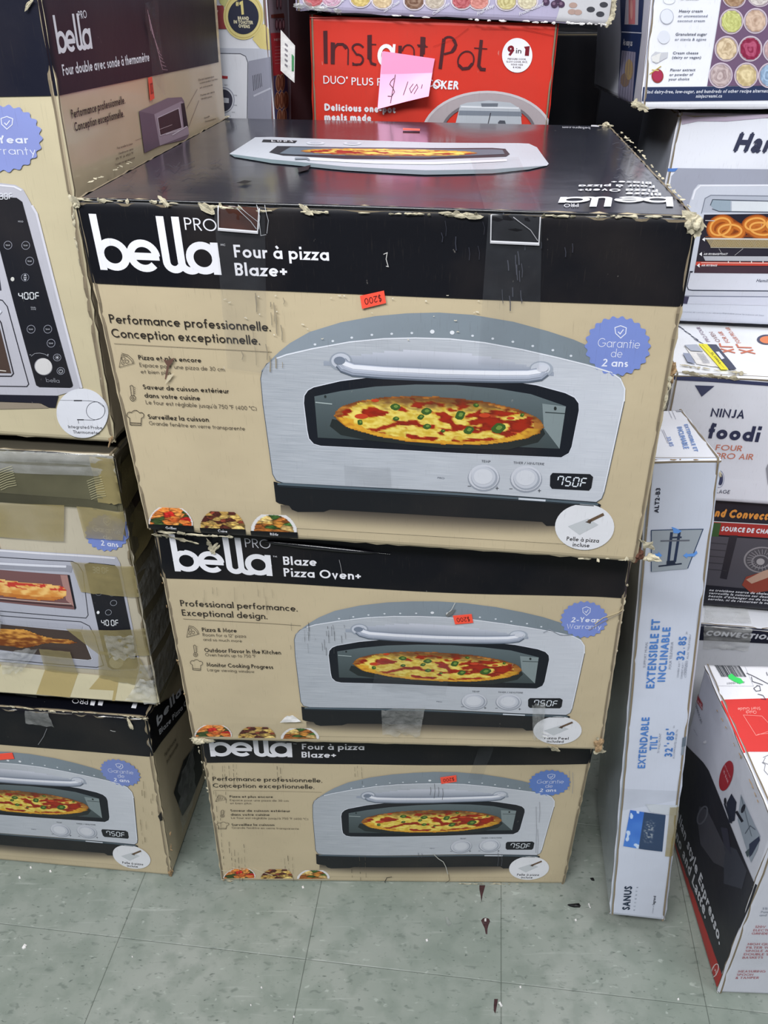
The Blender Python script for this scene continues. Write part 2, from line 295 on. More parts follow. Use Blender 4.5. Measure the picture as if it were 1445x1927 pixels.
class Art:
    """Flat print on a Face; coordinates are photograph pixels through a crop (ox, oy, scale) or face uv."""
    def __init__(s, face, src=None, k=(0, 0, 1), remap=None):
        s.f = face; s.src = src or face; s.k = k; s.g = []; s.part = 'printed_lettering'; s.lay = 1; s.mat = 'coated_card'; s.remap = remap
    def P(s, p):
        u, v = s.src.px((s.k[0]+p[0]/s.k[2], s.k[1]+p[1]/s.k[2]))
        return s.remap(u, v) if s.remap else (u, v)
    def poly(s, pts, col, lay=None, raw=False, mat=None):
        q = pts if raw else [s.P(p) for p in pts]
        s.g.append((s.part, mat or s.mat, lay if lay is not None else s.lay, col, [q]))
    def polys(s, ps, col, lay=None, mat=None): s.g.append((s.part, mat or s.mat, lay if lay is not None else s.lay, col, ps))
    def line(s, pts, wd, col, lay=None, closed=False, raw=False):
        q = list(pts)+([pts[0]] if closed else []); qs = strokes_to_quads(q, wd)
        s.polys([[s.P(p) for p in k] if not raw else k for k in qs], col, lay)
    def ell(s, c, rx, ry, col, lay=None, n=28, rot=0, a0=0, a1=360):
        pts = arc(0, 0, rx, ry, a0, a1, n); cs, sn = math.cos(R(rot)), math.sin(R(rot))
        s.poly([(c[0]+p[0]*cs-p[1]*sn, c[1]-p[0]*sn-p[1]*cs) for p in (pts[:-1] if abs(a1-a0) == 360 else pts)], col, lay)
    def ring(s, c, rx, ry, wd, col, lay=None, n=24, rot=0, a0=0, a1=360):
        pts = arc(0, 0, rx, ry, a0, a1, n); cs, sn = math.cos(R(rot)), math.sin(R(rot))
        s.line([(c[0]+p[0]*cs-p[1]*sn, c[1]-p[0]*sn-p[1]*cs) for p in pts], wd, col, lay)
    def rect(s, x0, y0, x1, y1, col, lay=None): s.poly([(x0, y0), (x1, y0), (x1, y1), (x0, y1)], col, lay)
    def txt(s, t, a, b, hp, col, lay=None, font='geo', wt=.12, up=None, slant=0, track=None):
        """text with its baseline from a to b and capitals hp high; up = pixel direction of the letters' tops"""
        if font == 'geo': ps, Wd = geo_text(t, wt, .13 if track is None else track)
        else: ps, Wd = std_text(t, wt if font == 'bold' else 0, track or 0, slant)
        A, B = s.P(a), s.P(b)
        if up is None:
            e = .01; p0 = s.src.px((s.k[0]+a[0]/s.k[2], s.k[1]+a[1]/s.k[2]))
            q0 = project(s.src.flatpt(*p0)); q1 = project(s.src.flatpt(p0[0], p0[1]+e)); dx, dy = q1[0]-q0[0], q1[1]-q0[1]; l = math.hypot(dx, dy); up = (dx/l, dy/l)
        else: l = math.hypot(*up); up = (up[0]/l, up[1]/l)
        C = s.P((a[0]+up[0]*hp, a[1]+up[1]*hp)); vx, vy = C[0]-A[0], C[1]-A[1]; dx, dy = (B[0]-A[0])/Wd, (B[1]-A[1])/Wd
        s.polys([[(A[0]+dx*p[0]+vx*p[1], A[1]+dy*p[0]+vy*p[1]) for p in q] for q in ps], col, lay)
    def raster(s, corners, nx, ny, fn, lay=None, raw=False):
        """fn(a,b)-> colour or None; corners tl,tr,br,bl"""
        c = corners if raw else [s.P(p) for p in corners]
        s.g.append((s.part, s.mat, lay if lay is not None else s.lay, ('R', nx, ny, fn), c))
    def build(s, panel):
        parts = {}
        for part, mat, lay, col, ps in s.g: parts.setdefault((part, mat), []).append((lay, col, ps))
        for (part, mat), items in parts.items():
            V, F, C, U = [], [], [], []
            merged = {}
            for lay, col, ps in items:
                if isinstance(col, tuple) and col[0] == 'R':
                    _, nx, ny, fn = col; idx = {}; tl, tr, br, bl = ps
                    vals = [[fn(i/nx, j/ny) for i in range(nx+1)] for j in range(ny+1)]
                    for j in range(ny):
                        for i in range(nx):
                            ks = [(i, j), (i, j+1), (i+1, j+1), (i+1, j)]
                            if any(vals[b][a] is None for a, b in ks): continue
                            fc = []
                            for a, b in ks:
                                if (a, b) not in idx:
                                    idx[(a, b)] = len(V); x, y = a/nx, b/ny
                                    u = (tl[0]*(1-x)+tr[0]*x)*(1-y)+(bl[0]*(1-x)+br[0]*x)*y; v = (tl[1]*(1-x)+tr[1]*x)*(1-y)+(bl[1]*(1-x)+br[1]*x)*y
                                    V.append(s.f.at(u, v, .0006+lay*LH)); C.append(lin(vals[b][a])); U.append((u, v))
                                fc.append(idx[(a, b)])
                            F.append(fc)
                else: merged.setdefault((lay, col), []).extend(ps)
            for (lay, col), ps in merged.items():
                bm = bmesh.new()
                x0 = min(p[0] for q in ps for p in q); x1 = max(p[0] for q in ps for p in q); y0 = min(p[1] for q in ps for p in q); y1 = max(p[1] for q in ps for p in q)
                for q in ps:
                    if len(q) < 3: continue
                    try: bm.faces.new([bm.verts.new((p[0], p[1], 0)) for p in q])
                    except ValueError: pass
                if any(len(q) > 4 for q in ps): bmesh.ops.triangulate(bm, faces=bm.faces[:])
                big = [f for f in bm.faces]
                for ln, ax, lo, hi in ((s.f.us, 0, x0, x1), (s.f.vs, 1, y0, y1)):
                    for t in ln[1:-1]:
                        if lo < t < hi:
                            co = (t, 0, 0) if ax == 0 else (0, t, 0); no = (1, 0, 0) if ax == 0 else (0, 1, 0)
                            fs = [f for f in bm.faces if min(v.co[ax] for v in f.verts) < t-1e-7 and max(v.co[ax] for v in f.verts) > t+1e-7]
                            if fs:
                                gm = list({e for f in fs for e in f.edges})+list({v for f in fs for v in f.verts})+fs
                                bmesh.ops.bisect_plane(bm, geom=gm, dist=1e-7, plane_co=co, plane_no=no)
                bm.verts.ensure_lookup_table(); base = len(V); cc = None if callable(col) else lin(col)
                for i, v in enumerate(bm.verts):
                    v.index = i; u, w_ = v.co.x, v.co.y; uu, ww = max(0, min(1, u)), max(0, min(1, w_))
                    V.append(s.f.at(uu, ww, .0006+lay*LH)); C.append(cc or lin(col(u, w_))); U.append((u, w_))
                for f in bm.faces:
                    ids = [base+v.index for v in f.verts]
                    p = [v.co for v in f.verts]; ar = sum(p[i].x*p[(i+1) % len(p)].y-p[(i+1) % len(p)].x*p[i].y for i in range(len(p)))
                    F.append(ids if ar > 0 else ids[::-1])
                bm.free()
            if F:
                o = mesh_obj(part, V, F, mat, panel, C, True, U)
                if part in ('scuff_marks', 'tape_creases'): o['kind'] = 'stuff'
def panel(name, face, parent, col, mat='coated_card', thick=.0025, h=0, rim='kraft', label=None, hole=None):
    us, vs = face.us, face.vs; V, C, U, F = [], [], [], []; nu, nv = len(us), len(vs)
    base = lin(col) if not callable(col) else None
    def jag(i, j):
        u, v = us[i], vs[j]
        if i in (0, nu-1): u += (.0012/face.W)*nz(face.seed, vs[j]*face.H*70, 3)*2*(1 if i else -1)
        if j in (0, nv-1): v += (.0012/face.H)*nz(us[i]*face.W*70, face.seed, 9)*2*(1 if j else -1)
        return u, v
    for j in range(nv):
        for i in range(nu):
            u, v = jag(i, j); V.append(face.at(u, v, h)); C.append(base or lin(col(us[i], vs[j]))); U.append((u, v))
    for j in range(nv-1):
        for i in range(nu-1):
            a = j*nu+i; F.append((a, a+1, a+nu+1, a+nu))
    ring = [(i, 0) for i in range(nu)]+[(nu-1, j) for j in range(1, nv)]+[(i, nv-1) for i in range(nu-2, -1, -1)]+[(0, j) for j in range(nv-2, 0, -1)]
    kc = lin((128, 116, 96)); b0 = len(V)
    for dup in (0, 1):
        for i, j in ring: V.append(face.at(*jag(i, j), h)-face.n*(thick*dup)); C.append(kc if rim == 'kraft' else (base or kc)); U.append((us[i], vs[j]))
    n = len(ring)
    for k in range(n): F.append((b0+k, b0+n+k, b0+n+(k+1) % n, b0+(k+1) % n))
    return mesh_obj(name, V, F, mat, parent, C, False, U, label)
def body(parent, c, col, inset=.004, name='carton_body'):
    """closed inner carton from eight corners c: front bl br tr tl, back bl br tr tl"""
    ctr = sum(c, Vector())/8
    pts = []
    axes = [((c[1]-c[0])).normalized(), (c[4]-c[0]).normalized(), (c[3]-c[0]).normalized()]
    for k, p in enumerate(c):
        q = p.copy()
        for ax in axes:
            q -= ax*inset*(1 if (p-ctr).dot(ax) > 0 else -1)
        pts.append(q)
    bm = bmesh.new(); vs = [bm.verts.new(p) for p in pts]
    for f in ((0, 1, 2, 3), (5, 4, 7, 6), (3, 2, 6, 7), (4, 5, 1, 0), (4, 0, 3, 7), (1, 5, 6, 2)): bm.faces.new([vs[i] for i in f])
    bmesh.ops.bevel(bm, geom=bm.edges[:], offset=.003, segments=2, affect='EDGES', profile=.5)
    V = [v.co.copy() for v in bm.verts]; bm.verts.ensure_lookup_table()
    for i, v in enumerate(bm.verts): v.index = i
    F = [[v.index for v in f.verts] for f in bm.faces]; bm.free()
    return mesh_obj(name, V, F, 'coated_card', parent, [lin(col)]*len(V), False, [(0, 0)]*len(V))
def flakes(parent, pts, n, size, seed, name='torn_edge', mat='torn_paper', out=Vector((0, -1, 0)), spread=.004, long=1.6):
    """ragged bits of torn card along the polyline pts (world): a wavering worn ribbon with a few lifted flakes"""
    rnd = random.Random(seed); V, F = [], []
    seg = [(pts[i], pts[i+1]) for i in range(len(pts)-1)]; Ls = [(b-a).length for a, b in seg]; T = sum(Ls)
    def along(d):
        for (a, b), L in zip(seg, Ls):
            if d <= L: break
            d -= L
        return a+(b-a)*(min(d, L)/max(L, 1e-6)), (b-a).normalized()
    def put(ring, lift):
        m = len(ring); b0 = len(V); c = sum(ring, Vector())/m; V.extend(ring); V.append(c+out*lift); V.append(c-out*.0008)
        for i in range(m): F.append((b0+i, b0+(i+1) % m, b0+m)); F.append((b0+(i+1) % m, b0+i, b0+m+1))
    n = max(3, int(n*.6))
    for k in range(n):
        p, dr = along(rnd.random()*T); wd = out.cross(dr).normalized(); big = rnd.random() < .25
        L = min(.016, size*rnd.uniform(.5, 1.7)*(1.3 if not big else .8)); W = size*(rnd.uniform(.1, .24) if not big else rnd.uniform(.25, .5))
        p = p+out*rnd.uniform(-.0006, .0006)+wd*rnd.gauss(0, spread*.22); m = 9; ring = []
        tilt = rnd.uniform(0, .5) if big else 0
        for i in range(m):
            a_ = 2*math.pi*i/m; q = p+dr*L*.5*math.cos(a_)*rnd.uniform(.75, 1.15)+(wd*(1-tilt)+out*tilt).normalized()*W*math.sin(a_)*rnd.uniform(.5, 1.4)+out*rnd.uniform(0, .0006); ring.append(q)
        put(ring, .0007)
    o = mesh_obj(name, V, F, mat, parent); o['kind'] = 'stuff'; return o
def crumple(parent, p, r, seed, name='torn_corner', mat='torn_paper', sq=(1, 1, 1)):
    bm = bmesh.new(); bmesh.ops.create_icosphere(bm, subdivisions=3, radius=1)
    V = []; 
    for i, v in enumerate(bm.verts):
        v.index = i; c = v.co; k = 1+.8*noise.noise(c*1.7+Vector((seed, 0, 0)))+.28*abs(noise.noise(c*3.4+Vector((0, seed, 0))))-.12*(i % 3 == 0)*noise.noise(c*9)
        V.append(p+Vector((c.x*sq[0], c.y*sq[1], c.z*sq[2]))*r*.5*k)
    F = [[v.index for v in f.verts] for f in bm.faces]; bm.free()
    return mesh_obj(name, V, F, mat, parent)
def strip(name, face, quad, mat, parent, h=.0022, nx=10, ny=14, wr=.0004, seed=0, rag=0, label=None):
    """a thin strip following a face; quad = uv tl,tr,br,bl"""
    tl, tr, br, bl = quad; V, F, U = [], [], []
    for j in range(ny+1):
        for i in range(nx+1):
            x, y = i/nx, j/ny
            if rag and j == ny: y += rag*nz(x*9, seed, 1)
            u = (tl[0]*(1-x)+tr[0]*x)*(1-y)+(bl[0]*(1-x)+br[0]*x)*y; v = (tl[1]*(1-x)+tr[1]*x)*(1-y)+(bl[1]*(1-x)+br[1]*x)*y
            u = max(.0, min(1, u)); v = max(0, min(1, v)); V.append(face.at(u, v, h+wr*nz(x*5+seed, y*7, seed))); U.append((u, v))
    for j in range(ny):
        for i in range(nx): a = j*(nx+1)+i; F.append((a, a+nx+1, a+nx+2, a+1))
    return mesh_obj(name, V, F, mat, parent, None, True, U, label)
def sticker(face, parent, quad, col, text=None, tcol=(60, 20, 20), label=None, name='price_sticker', h=.0024, flip=True, lift=0, src=None):
    """small stuck-on label; quad px tl,tr,br,bl"""
    A = Art(face); q = [A.P(p) for p in quad]; V, F, C, U = [], [], [], []; n = 6
    for j in range(n+1):
        for i in range(n+1):
            x, y = i/n, j/n; tl, tr, br, bl = q
            u = (tl[0]*(1-x)+tr[0]*x)*(1-y)+(bl[0]*(1-x)+br[0]*x)*y; v = (tl[1]*(1-x)+tr[1]*x)*(1-y)+(bl[1]*(1-x)+br[1]*x)*y
            V.append(face.at(u, v, h+lift*y*y)); C.append(lin(col)); U.append((u, v))
    for j in range(n):
        for i in range(n): a = j*(n+1)+i; F.append((a, a+n+1, a+n+2, a+1))
    b0 = len(V); ring = [i for i in range(n+1)]+[(j+1)*(n+1)+n for j in range(n)]+[n*(n+1)+n-1-i for i in range(n)]+[(n-1-j)*(n+1) for j in range(n-1)]
    for i in ring: V.append(V[i]-face.n*.0005); C.append(C[0]); U.append(U[i])
    m = len(ring)
    for k in range(m): F.append((ring[k], ring[(k+1) % m], b0+(k+1) % m, b0+k))
    o = mesh_obj(name, V, F, 'plain_print', parent, C, False, U, label)
    if text:
        tl, tr, br, bl = q
        ps, Wd = geo_text(text, .1)
        fs = []
        for p in ps:
            r = []
            for a, b in p:
                x = .15+.7*a/Wd; y = .25+.5*(1-b)
                if flip: x, y = 1-x, 1-y
                u = (tl[0]*(1-x)+tr[0]*x)*(1-y)+(bl[0]*(1-x)+br[0]*x)*y; v = (tl[1]*(1-x)+tr[1]*x)*(1-y)+(bl[1]*(1-x)+br[1]*x)*y
                r.append((u, v, y))
            fs.append(r)
        V, F = [], []
        for r in fs:
            b0 = len(V)
            for u, v, y in r: V.append(face.at(u, v, h+.0003+lift*y*y))
            F.append(list(range(b0, b0+len(r))))
        mesh_obj('lettering', V, F, 'plain_print', o, [lin(tcol)]*len(V))
    return o
def plane_quad(pxs, P, yaw, lean):
    """four pixels (tl,tr,br,bl) onto the plane through P turned by yaw and leaning back by lean -> bl,br,tr,tl"""
    U = Vector((math.cos(yaw), math.sin(yaw), 0)); B = Vector((-math.sin(yaw), math.cos(yaw), 0)); V = Vector((0, 0, 1))*math.cos(lean)+B*math.sin(lean)
    N = U.cross(V); q = [hit(p, Vector(P), N) for p in pxs]; return [q[3], q[2], q[1], q[0]], U, V, B*math.cos(lean)-Vector((0, 0, 1))*math.sin(lean)
# ---------------------------------------------------------------- floor and back wall
def build_floor():
    fl = mesh_obj('floor', [(-2.6, -.6, -.01), (2.6, -.6, -.01), (2.6, 2.6, -.01), (-2.6, 2.6, -.01), (-2.6, -.6, -.04), (2.6, -.6, -.04), (2.6, 2.6, -.04), (-2.6, 2.6, -.04)],
                  [(0, 1, 2, 3), (7, 6, 5, 4), (0, 4, 5, 1), (1, 5, 6, 2), (2, 6, 7, 3), (3, 7, 4, 0)], flat('floor_joint', (100, 106, 99), .7, 30, .2))
    fl['kind'] = 'structure'
    m, n, l, b = newmat('vinyl_tile')
    tc = n.new('ShaderNodeTexCoord'); geo = n.new('ShaderNodeNewGeometry'); oi = n.new('ShaderNodeObjectInfo')
    def noise_(scale, detail, sc=(1, 1, 1), dist=0, rot=0):
        mp = n.new('ShaderNodeMapping'); mp.inputs['Scale'].default_value = sc; mp.inputs['Rotation'].default_value = (0, 0, rot); l.new(geo.outputs['Position'], mp.inputs['Vector'])
        t = n.new('ShaderNodeTexNoise'); t.inputs['Scale'].default_value = scale; t.inputs['Detail'].default_value = detail; t.inputs['Distortion'].default_value = dist
        l.new(mp.outputs[0], t.inputs['Vector']); return t.outputs['Fac']
    def rng(src, a, b_, c=0, d=1):
        r = n.new('ShaderNodeMapRange'); r.inputs['From Min'].default_value = a; r.inputs['From Max'].default_value = b_; r.inputs['To Min'].default_value = c; r.inputs['To Max'].default_value = d
        l.new(src, r.inputs['Value']); return r.outputs['Result']
    def mix(a, fac, col):
        x = n.new('ShaderNodeMix'); x.data_type = 'RGBA'; l.new(fac, x.inputs['Factor'])
        if isinstance(a, tuple): x.inputs['A'].default_value = a
        else: l.new(a, x.inputs['A'])
        x.inputs['B'].default_value = col; return x.outputs['Result']
    c = mix(lin((126, 135, 126)), rng(noise_(5, 4), .35, .65), lin((145, 150, 143)))
    c = mix(c, rng(noise_(26, 5), .45, .62, 0, .55), lin((114, 124, 115)))
    c = mix(c, rng(noise_(62, 3, (1, 1.9, 1), .6), .60, .70, 0, .5), lin((86, 96, 89)))
    c = mix(c, rng(noise_(95, 2, (1, 2.2, 1), .4, .3), .67, .74, 0, .7), lin((62, 72, 66)))
    c = mix(c, rng(noise_(55, 3, (1, 2.2, 1), .5, 1.1), .66, .72, 0, .6), lin((165, 172, 164)))
    c = mix(c, rng(noise_(9, 6, (1, 14, 1), .3, .95), .64, .75, 0, .30), lin((186, 190, 184)))
    c = mix(c, rng(noise_(7, 6, (1, 20, 1), .3, 2.3), .65, .75, 0, .25), lin((186, 190, 184)))
    c = mix(c, rng(noise_(2.2, 3), .5, .7, 0, .35), lin((108, 122, 112)))
    l.new(c, b.inputs['Base Color']); l.new(rng(noise_(8, 5), .3, .7, .38, .62), b.inputs['Roughness'])
    b.inputs['Specular IOR Level'].default_value = .4
    t = n.new('ShaderNodeTexNoise'); t.inputs['Scale'].default_value = 60; l.new(geo.outputs['Position'], t.inputs['Vector'])
    bp = n.new('ShaderNodeBump'); bp.inputs['Strength'].default_value = .12; bp.inputs['Distance'].default_value = .002
    l.new(t.outputs['Fac'], bp.inputs['Height']); l.new(bp.outputs[0], b.inputs['Normal'])
    T = .3048; g = .00025; a = T/2-g
    V = [(-a, -a, -.01), (a, -a, -.01), (a, a, -.01), (-a, a, -.01), (-a, -a, -.0006), (a, -a, -.0006), (a, a, -.0006), (-a, a, -.0006), (-a+.001, -a+.001, 0), (a-.001, -a+.001, 0), (a-.001, a-.001, 0), (-a+.001, a-.001, 0)]
    F = [(8, 9, 10, 11), (4, 5, 9, 8), (5, 6, 10, 9), (6, 7, 11, 10), (7, 4, 8, 11), (0, 1, 5, 4), (1, 2, 6, 5), (2, 3, 7, 6), (3, 0, 4, 7)]
    me = bpy.data.meshes.new('tile'); me.from_pydata(V, [], F); me.materials.append(m)
    yaw = TILE_YAW; cx, sx = math.cos(yaw), math.sin(yaw)
    for i in range(-6, 7):
        for j in range(-2, 7):
            a_, b_ = (i+.5)*T, (j+.5)*T; x, y = TILE0[0]+a_*cx-b_*sx, TILE0[1]+a_*sx+b_*cx
            if y < .25 or abs(x) > 1.9 or y > 2.0: continue
            o = bpy.data.objects.new('tile', me); SC.collection.objects.link(o); o.parent = fl; o.location = (x, y, 0); o.rotation_euler = (0, 0, yaw)
    wl = mesh_obj('wall_back', [(-2.6, 2.2, 0), (2.6, 2.2, 0), (2.6, 2.2, 2.6), (-2.6, 2.2, 2.6), (-2.6, 2.3, 0), (2.6, 2.3, 0), (2.6, 2.3, 2.6), (-2.6, 2.3, 2.6)],
                  [(0, 1, 2, 3), (5, 4, 7, 6), (3, 2, 6, 7), (1, 5, 6, 2), (4, 0, 3, 7), (4, 5, 1, 0)], 'dark_wall'); wl['kind'] = 'structure'
TILE_YAW = -.119
TILE0 = tuple(toz((943, 1848), 0))[:2]
build_floor()
# ---------------------------------------------------------------- shared artwork of the pizza oven cartons
TAN = (196, 181, 150); BAND = (12, 13, 20); WHT = (236, 236, 242); INK = (34, 30, 28)
K = {'c1': (0, 0, 3.284), 'c2': (0, 400, 4.2833), 'c3': (0, 820, 3.7794), 'c4': (0, 1280, 3.4405), 'c5': (400, 0, 3.6125), 'c6': (780, 0, 3.4405), 'c7': (1130, 0, 4.5873), 'c8': (1200, 380, 5.0694),
     'd1': (1180, 700, 3.8528), 'd2': (1130, 1100, 4.5873), 'd3': (1120, 1450, 4.04), 'd4': (120, 340, 2.4914), 'd5': (650, 360, 2.125), 'd6': (200, 640, 2.89), 'd7': (480, 570, 1.8526), 'd8': (280, 980, 3.0104),
     'e1': (700, 1000, 2.6759), 'e2': (370, 1360, 3.8026), 'e3': (700, 1360, 3.2111), 'e4': (0, 1600, 2.89), 'e7': (400, 0, 7.225), 'e8': (540, 0, 2.2578)}
def logo_polys():
    t = .228; r = .396; P = []
    def S(p): P.extend(strokes_to_quads(p, t))
    S([(.123, 0), (.123, 1.74)]); S(arc(.515, .505, r, r, 0, 360, 30))
    S(arc(1.455, .505, r, r, 0, 316, 28)); S([(1.07, .49), (1.93, .49)])
    S([(2.14, 1.74), (2.14, .34)]+arc(2.37, .34, .23, .23, 180, 330, 12)[1:])
    S([(2.60, 1.74), (2.60, .34)]+arc(2.86, .34, .26, .25, 180, 320, 12)[1:])
    S(arc(3.27, .505, r, r, 0, 360, 30)); S([(3.66, 0), (3.66, 1.0)])
    return P, 3.783
def put_logo(A, a, b, hp, col=WHT, up=None, lay=2, seg=True):
    ps, Wd = logo_polys(); P0, P1 = A.P(a), A.P(b)
    if up is None: up = updir(A, a)
    l = math.hypot(*up); C = A.P((a[0]+up[0]/l*hp, a[1]+up[1]/l*hp))
    vx, vy, dx, dy = C[0]-P0[0], C[1]-P0[1], (P1[0]-P0[0])/Wd, (P1[1]-P0[1])/Wd
    A.polys([[(P0[0]+dx*p[0]+vx*p[1], P0[1]+dy*p[0]+vy*p[1]) for p in q] for q in ps], col, lay)
def updir(A, a):
    p0 = A.src.px((A.k[0]+a[0]/A.k[2], A.k[1]+a[1]/A.k[2])); q0 = project(A.src.flatpt(*p0)); q1 = project(A.src.flatpt(p0[0], p0[1]+.01)); return (q1[0]-q0[0], q1[1]-q0[1])
def seg7(A, s, a, b, hp, col, lay, wt=.13, slant=.12):
    """seven-segment figures"""
    SG = {'a': [(.08, 1), (.52, 1)], 'b': [(.58, .95), (.58, .55)], 'c': [(.58, .45), (.58, .05)], 'd': [(.08, 0), (.52, 0)], 'e': [(.02, .45), (.02, .05)], 'f': [(.02, .95), (.02, .55)], 'g': [(.08, .5), (.52, .5)]}
    M = {'0': 'abcdef', '3': 'abcdg', '4': 'bcfg', '5': 'acdfg', '7': 'abcf', '8': 'abcdefg', 'F': 'aefg'}
    P0, P1 = A.P(a), A.P(b); up = updir(A, a); l = math.hypot(*up); C = A.P((a[0]+up[0]/l*hp, a[1]+up[1]/l*hp)); Wd = sum(.85 if c != ' ' else .25 for c in s)-.25
    vx, vy, dx, dy = C[0]-P0[0], C[1]-P0[1], (P1[0]-P0[0])/Wd, (P1[1]-P0[1])/Wd; X = 0
    for ch in s:
        if ch == ' ': X += .25; continue
        for k in M[ch]:
            for q in strokes_to_quads(SG[k], wt):
                A.polys([[(P0[0]+dx*(X+p[0]+slant*p[1])+vx*p[1], P0[1]+dy*(X+p[0]+slant*p[1])+vy*p[1]) for p in q]], col, lay)
        X += .85
def fbm(x, y, s=0): return nz(x, y, s)+.5*nz(x*2.1, y*2.1, s+3)+.25*nz(x*4.3, y*4.3, s+7)
def pizza_col(a, b):
    x, y = a*2-1, b*2-1; rr = math.hypot(x, y)*(1+.03*nz(x*5, y*5, 2))
    if rr > 1: return None
    n1 = fbm(x*3.4, y*2.6, 1); n2 = fbm(x*7, y*5, 4); n3 = fbm(x*16, y*9, 9)
    low = y > .1+.06*n2
    if low and rr > .84-.05*n2: c = mixc((222, 168, 52), (176, 108, 34), sm(.0, .9, n3*.6+.2)); c = mixc(c, (140, 80, 28), sm(.96, 1, rr))
    elif rr > .92-.05*n2: c = mixc((120, 66, 32), (196, 132, 56), sm(-.3, .6, n2+.5*y+.2))
    else:
        c = mixc((160, 40, 20), (112, 30, 16), sm(-.5, .6, n2))
        ch = n1+.34*n2+.34-.45*sm(.1, .75, x)-.25*sm(.45, .85, y)-.1*sm(-.4, -.9, y)
        if ch > .12: c = mixc((182, 100, 34), mixc((206, 172, 56), (236, 216, 110), sm(-.3, .6, n3*.7+n2*.4+.2)), sm(.12, .24, ch))
        elif n2 > .34: c = mixc(c, (206, 76, 40), .8)
        c = mixc(c, (92, 50, 30), .8*sm(.35, .85, -y+.3*n2))
    c = mixc(c, (70, 40, 26), .25*sm(.75, 1, x)); return c
def food_fn(pal, ns, seed, cx=.5, cy=.5, r=.5, cut=None, plate=None, sx=1, tex=8):
    rnd = random.Random(seed); S = [(rnd.random(), rnd.random(), pal[rnd.randrange(len(pal))], rnd.uniform(.85, 1.12)) for _ in range(ns)]
    def f(a, b):
        d = math.hypot((a-cx)/r*.5, (b-cy)/r*.5) if cy != 1 else math.hypot(a-.5, (1-b)*.42)
        if d > .5 or (cut and b > cut): return None
        if plate and d > plate[0]: return plate[1]
        x, y = a+.05*nz(a*9, b*9, seed), b+.05*nz(a*9, b*9, seed+5)
        ds = sorted(((x-s[0])**2*sx+(y-s[1])**2, i) for i, s in enumerate(S))[:2]
        s = S[ds[0][1]]; e = math.sqrt(ds[1][0])-math.sqrt(ds[0][0])
        k = s[3]*(1-.45*sm(.04, 0, e))*(1.0+.3*nz(a*tex*2, b*tex*2, seed)+.35*nz(a*tex*1.1, b*tex*3, seed+9))
        return tuple(max(0, min(255, v*k)) for v in s[2])
    return f
FOOD1 = food_fn([(226, 130, 60), (230, 110, 50), (60, 84, 40), (190, 40, 34), (236, 160, 80), (226, 140, 70), (60, 80, 40), (220, 130, 60)], 34, 3, cy=1, r=1, plate=(.46, (225, 222, 220)))
FOOD2 = food_fn([(222, 184, 104), (230, 196, 120), (150, 70, 50), (110, 52, 40), (214, 170, 90), (90, 40, 34)], 44, 8, cy=1, r=1)
FOOD3 = food_fn([(206, 140, 60), (226, 178, 96), (150, 84, 36), (180, 110, 50), (226, 190, 120), (70, 110, 50)], 20, 12, cy=1, r=1, plate=(.42, (228, 226, 226)), sx=.4)
def badge(A, c, rx, ry, lines, lay=3, col=(122, 141, 206), rot=6, lcol=(226, 230, 246), icon=(10, -50, 22)):
    pts = []; N = 22*6
    for i in range(N):
        a = 2*math.pi*i/N; k = 1+.045*math.cos(22*a); pts.append((c[0]+rx*k*math.cos(a)/1.045, c[1]+ry*k*math.sin(a)/1.045))
    A.part = 'warranty_badge'; A.poly(pts, col, lay)
    x, y, r = c[0]+icon[0], c[1]+icon[1], icon[2]
    A.line([(x, y-r*.95), (x+r*.9, y-r*.6), (x+r*.8, y+r*.3), (x, y+r), (x-r*.8, y+r*.25), (x-r*.9, y-r*.65)], r*.14, lcol, lay+1, True)
    A.line([(x-r*.4, y), (x-r*.08, y+r*.35), (x+r*.45, y-r*.35)], r*.16, lcol, lay+1)
    for t, p, q, h, w in lines: A.txt(t, p, q, h, lcol, lay+1, wt=w)
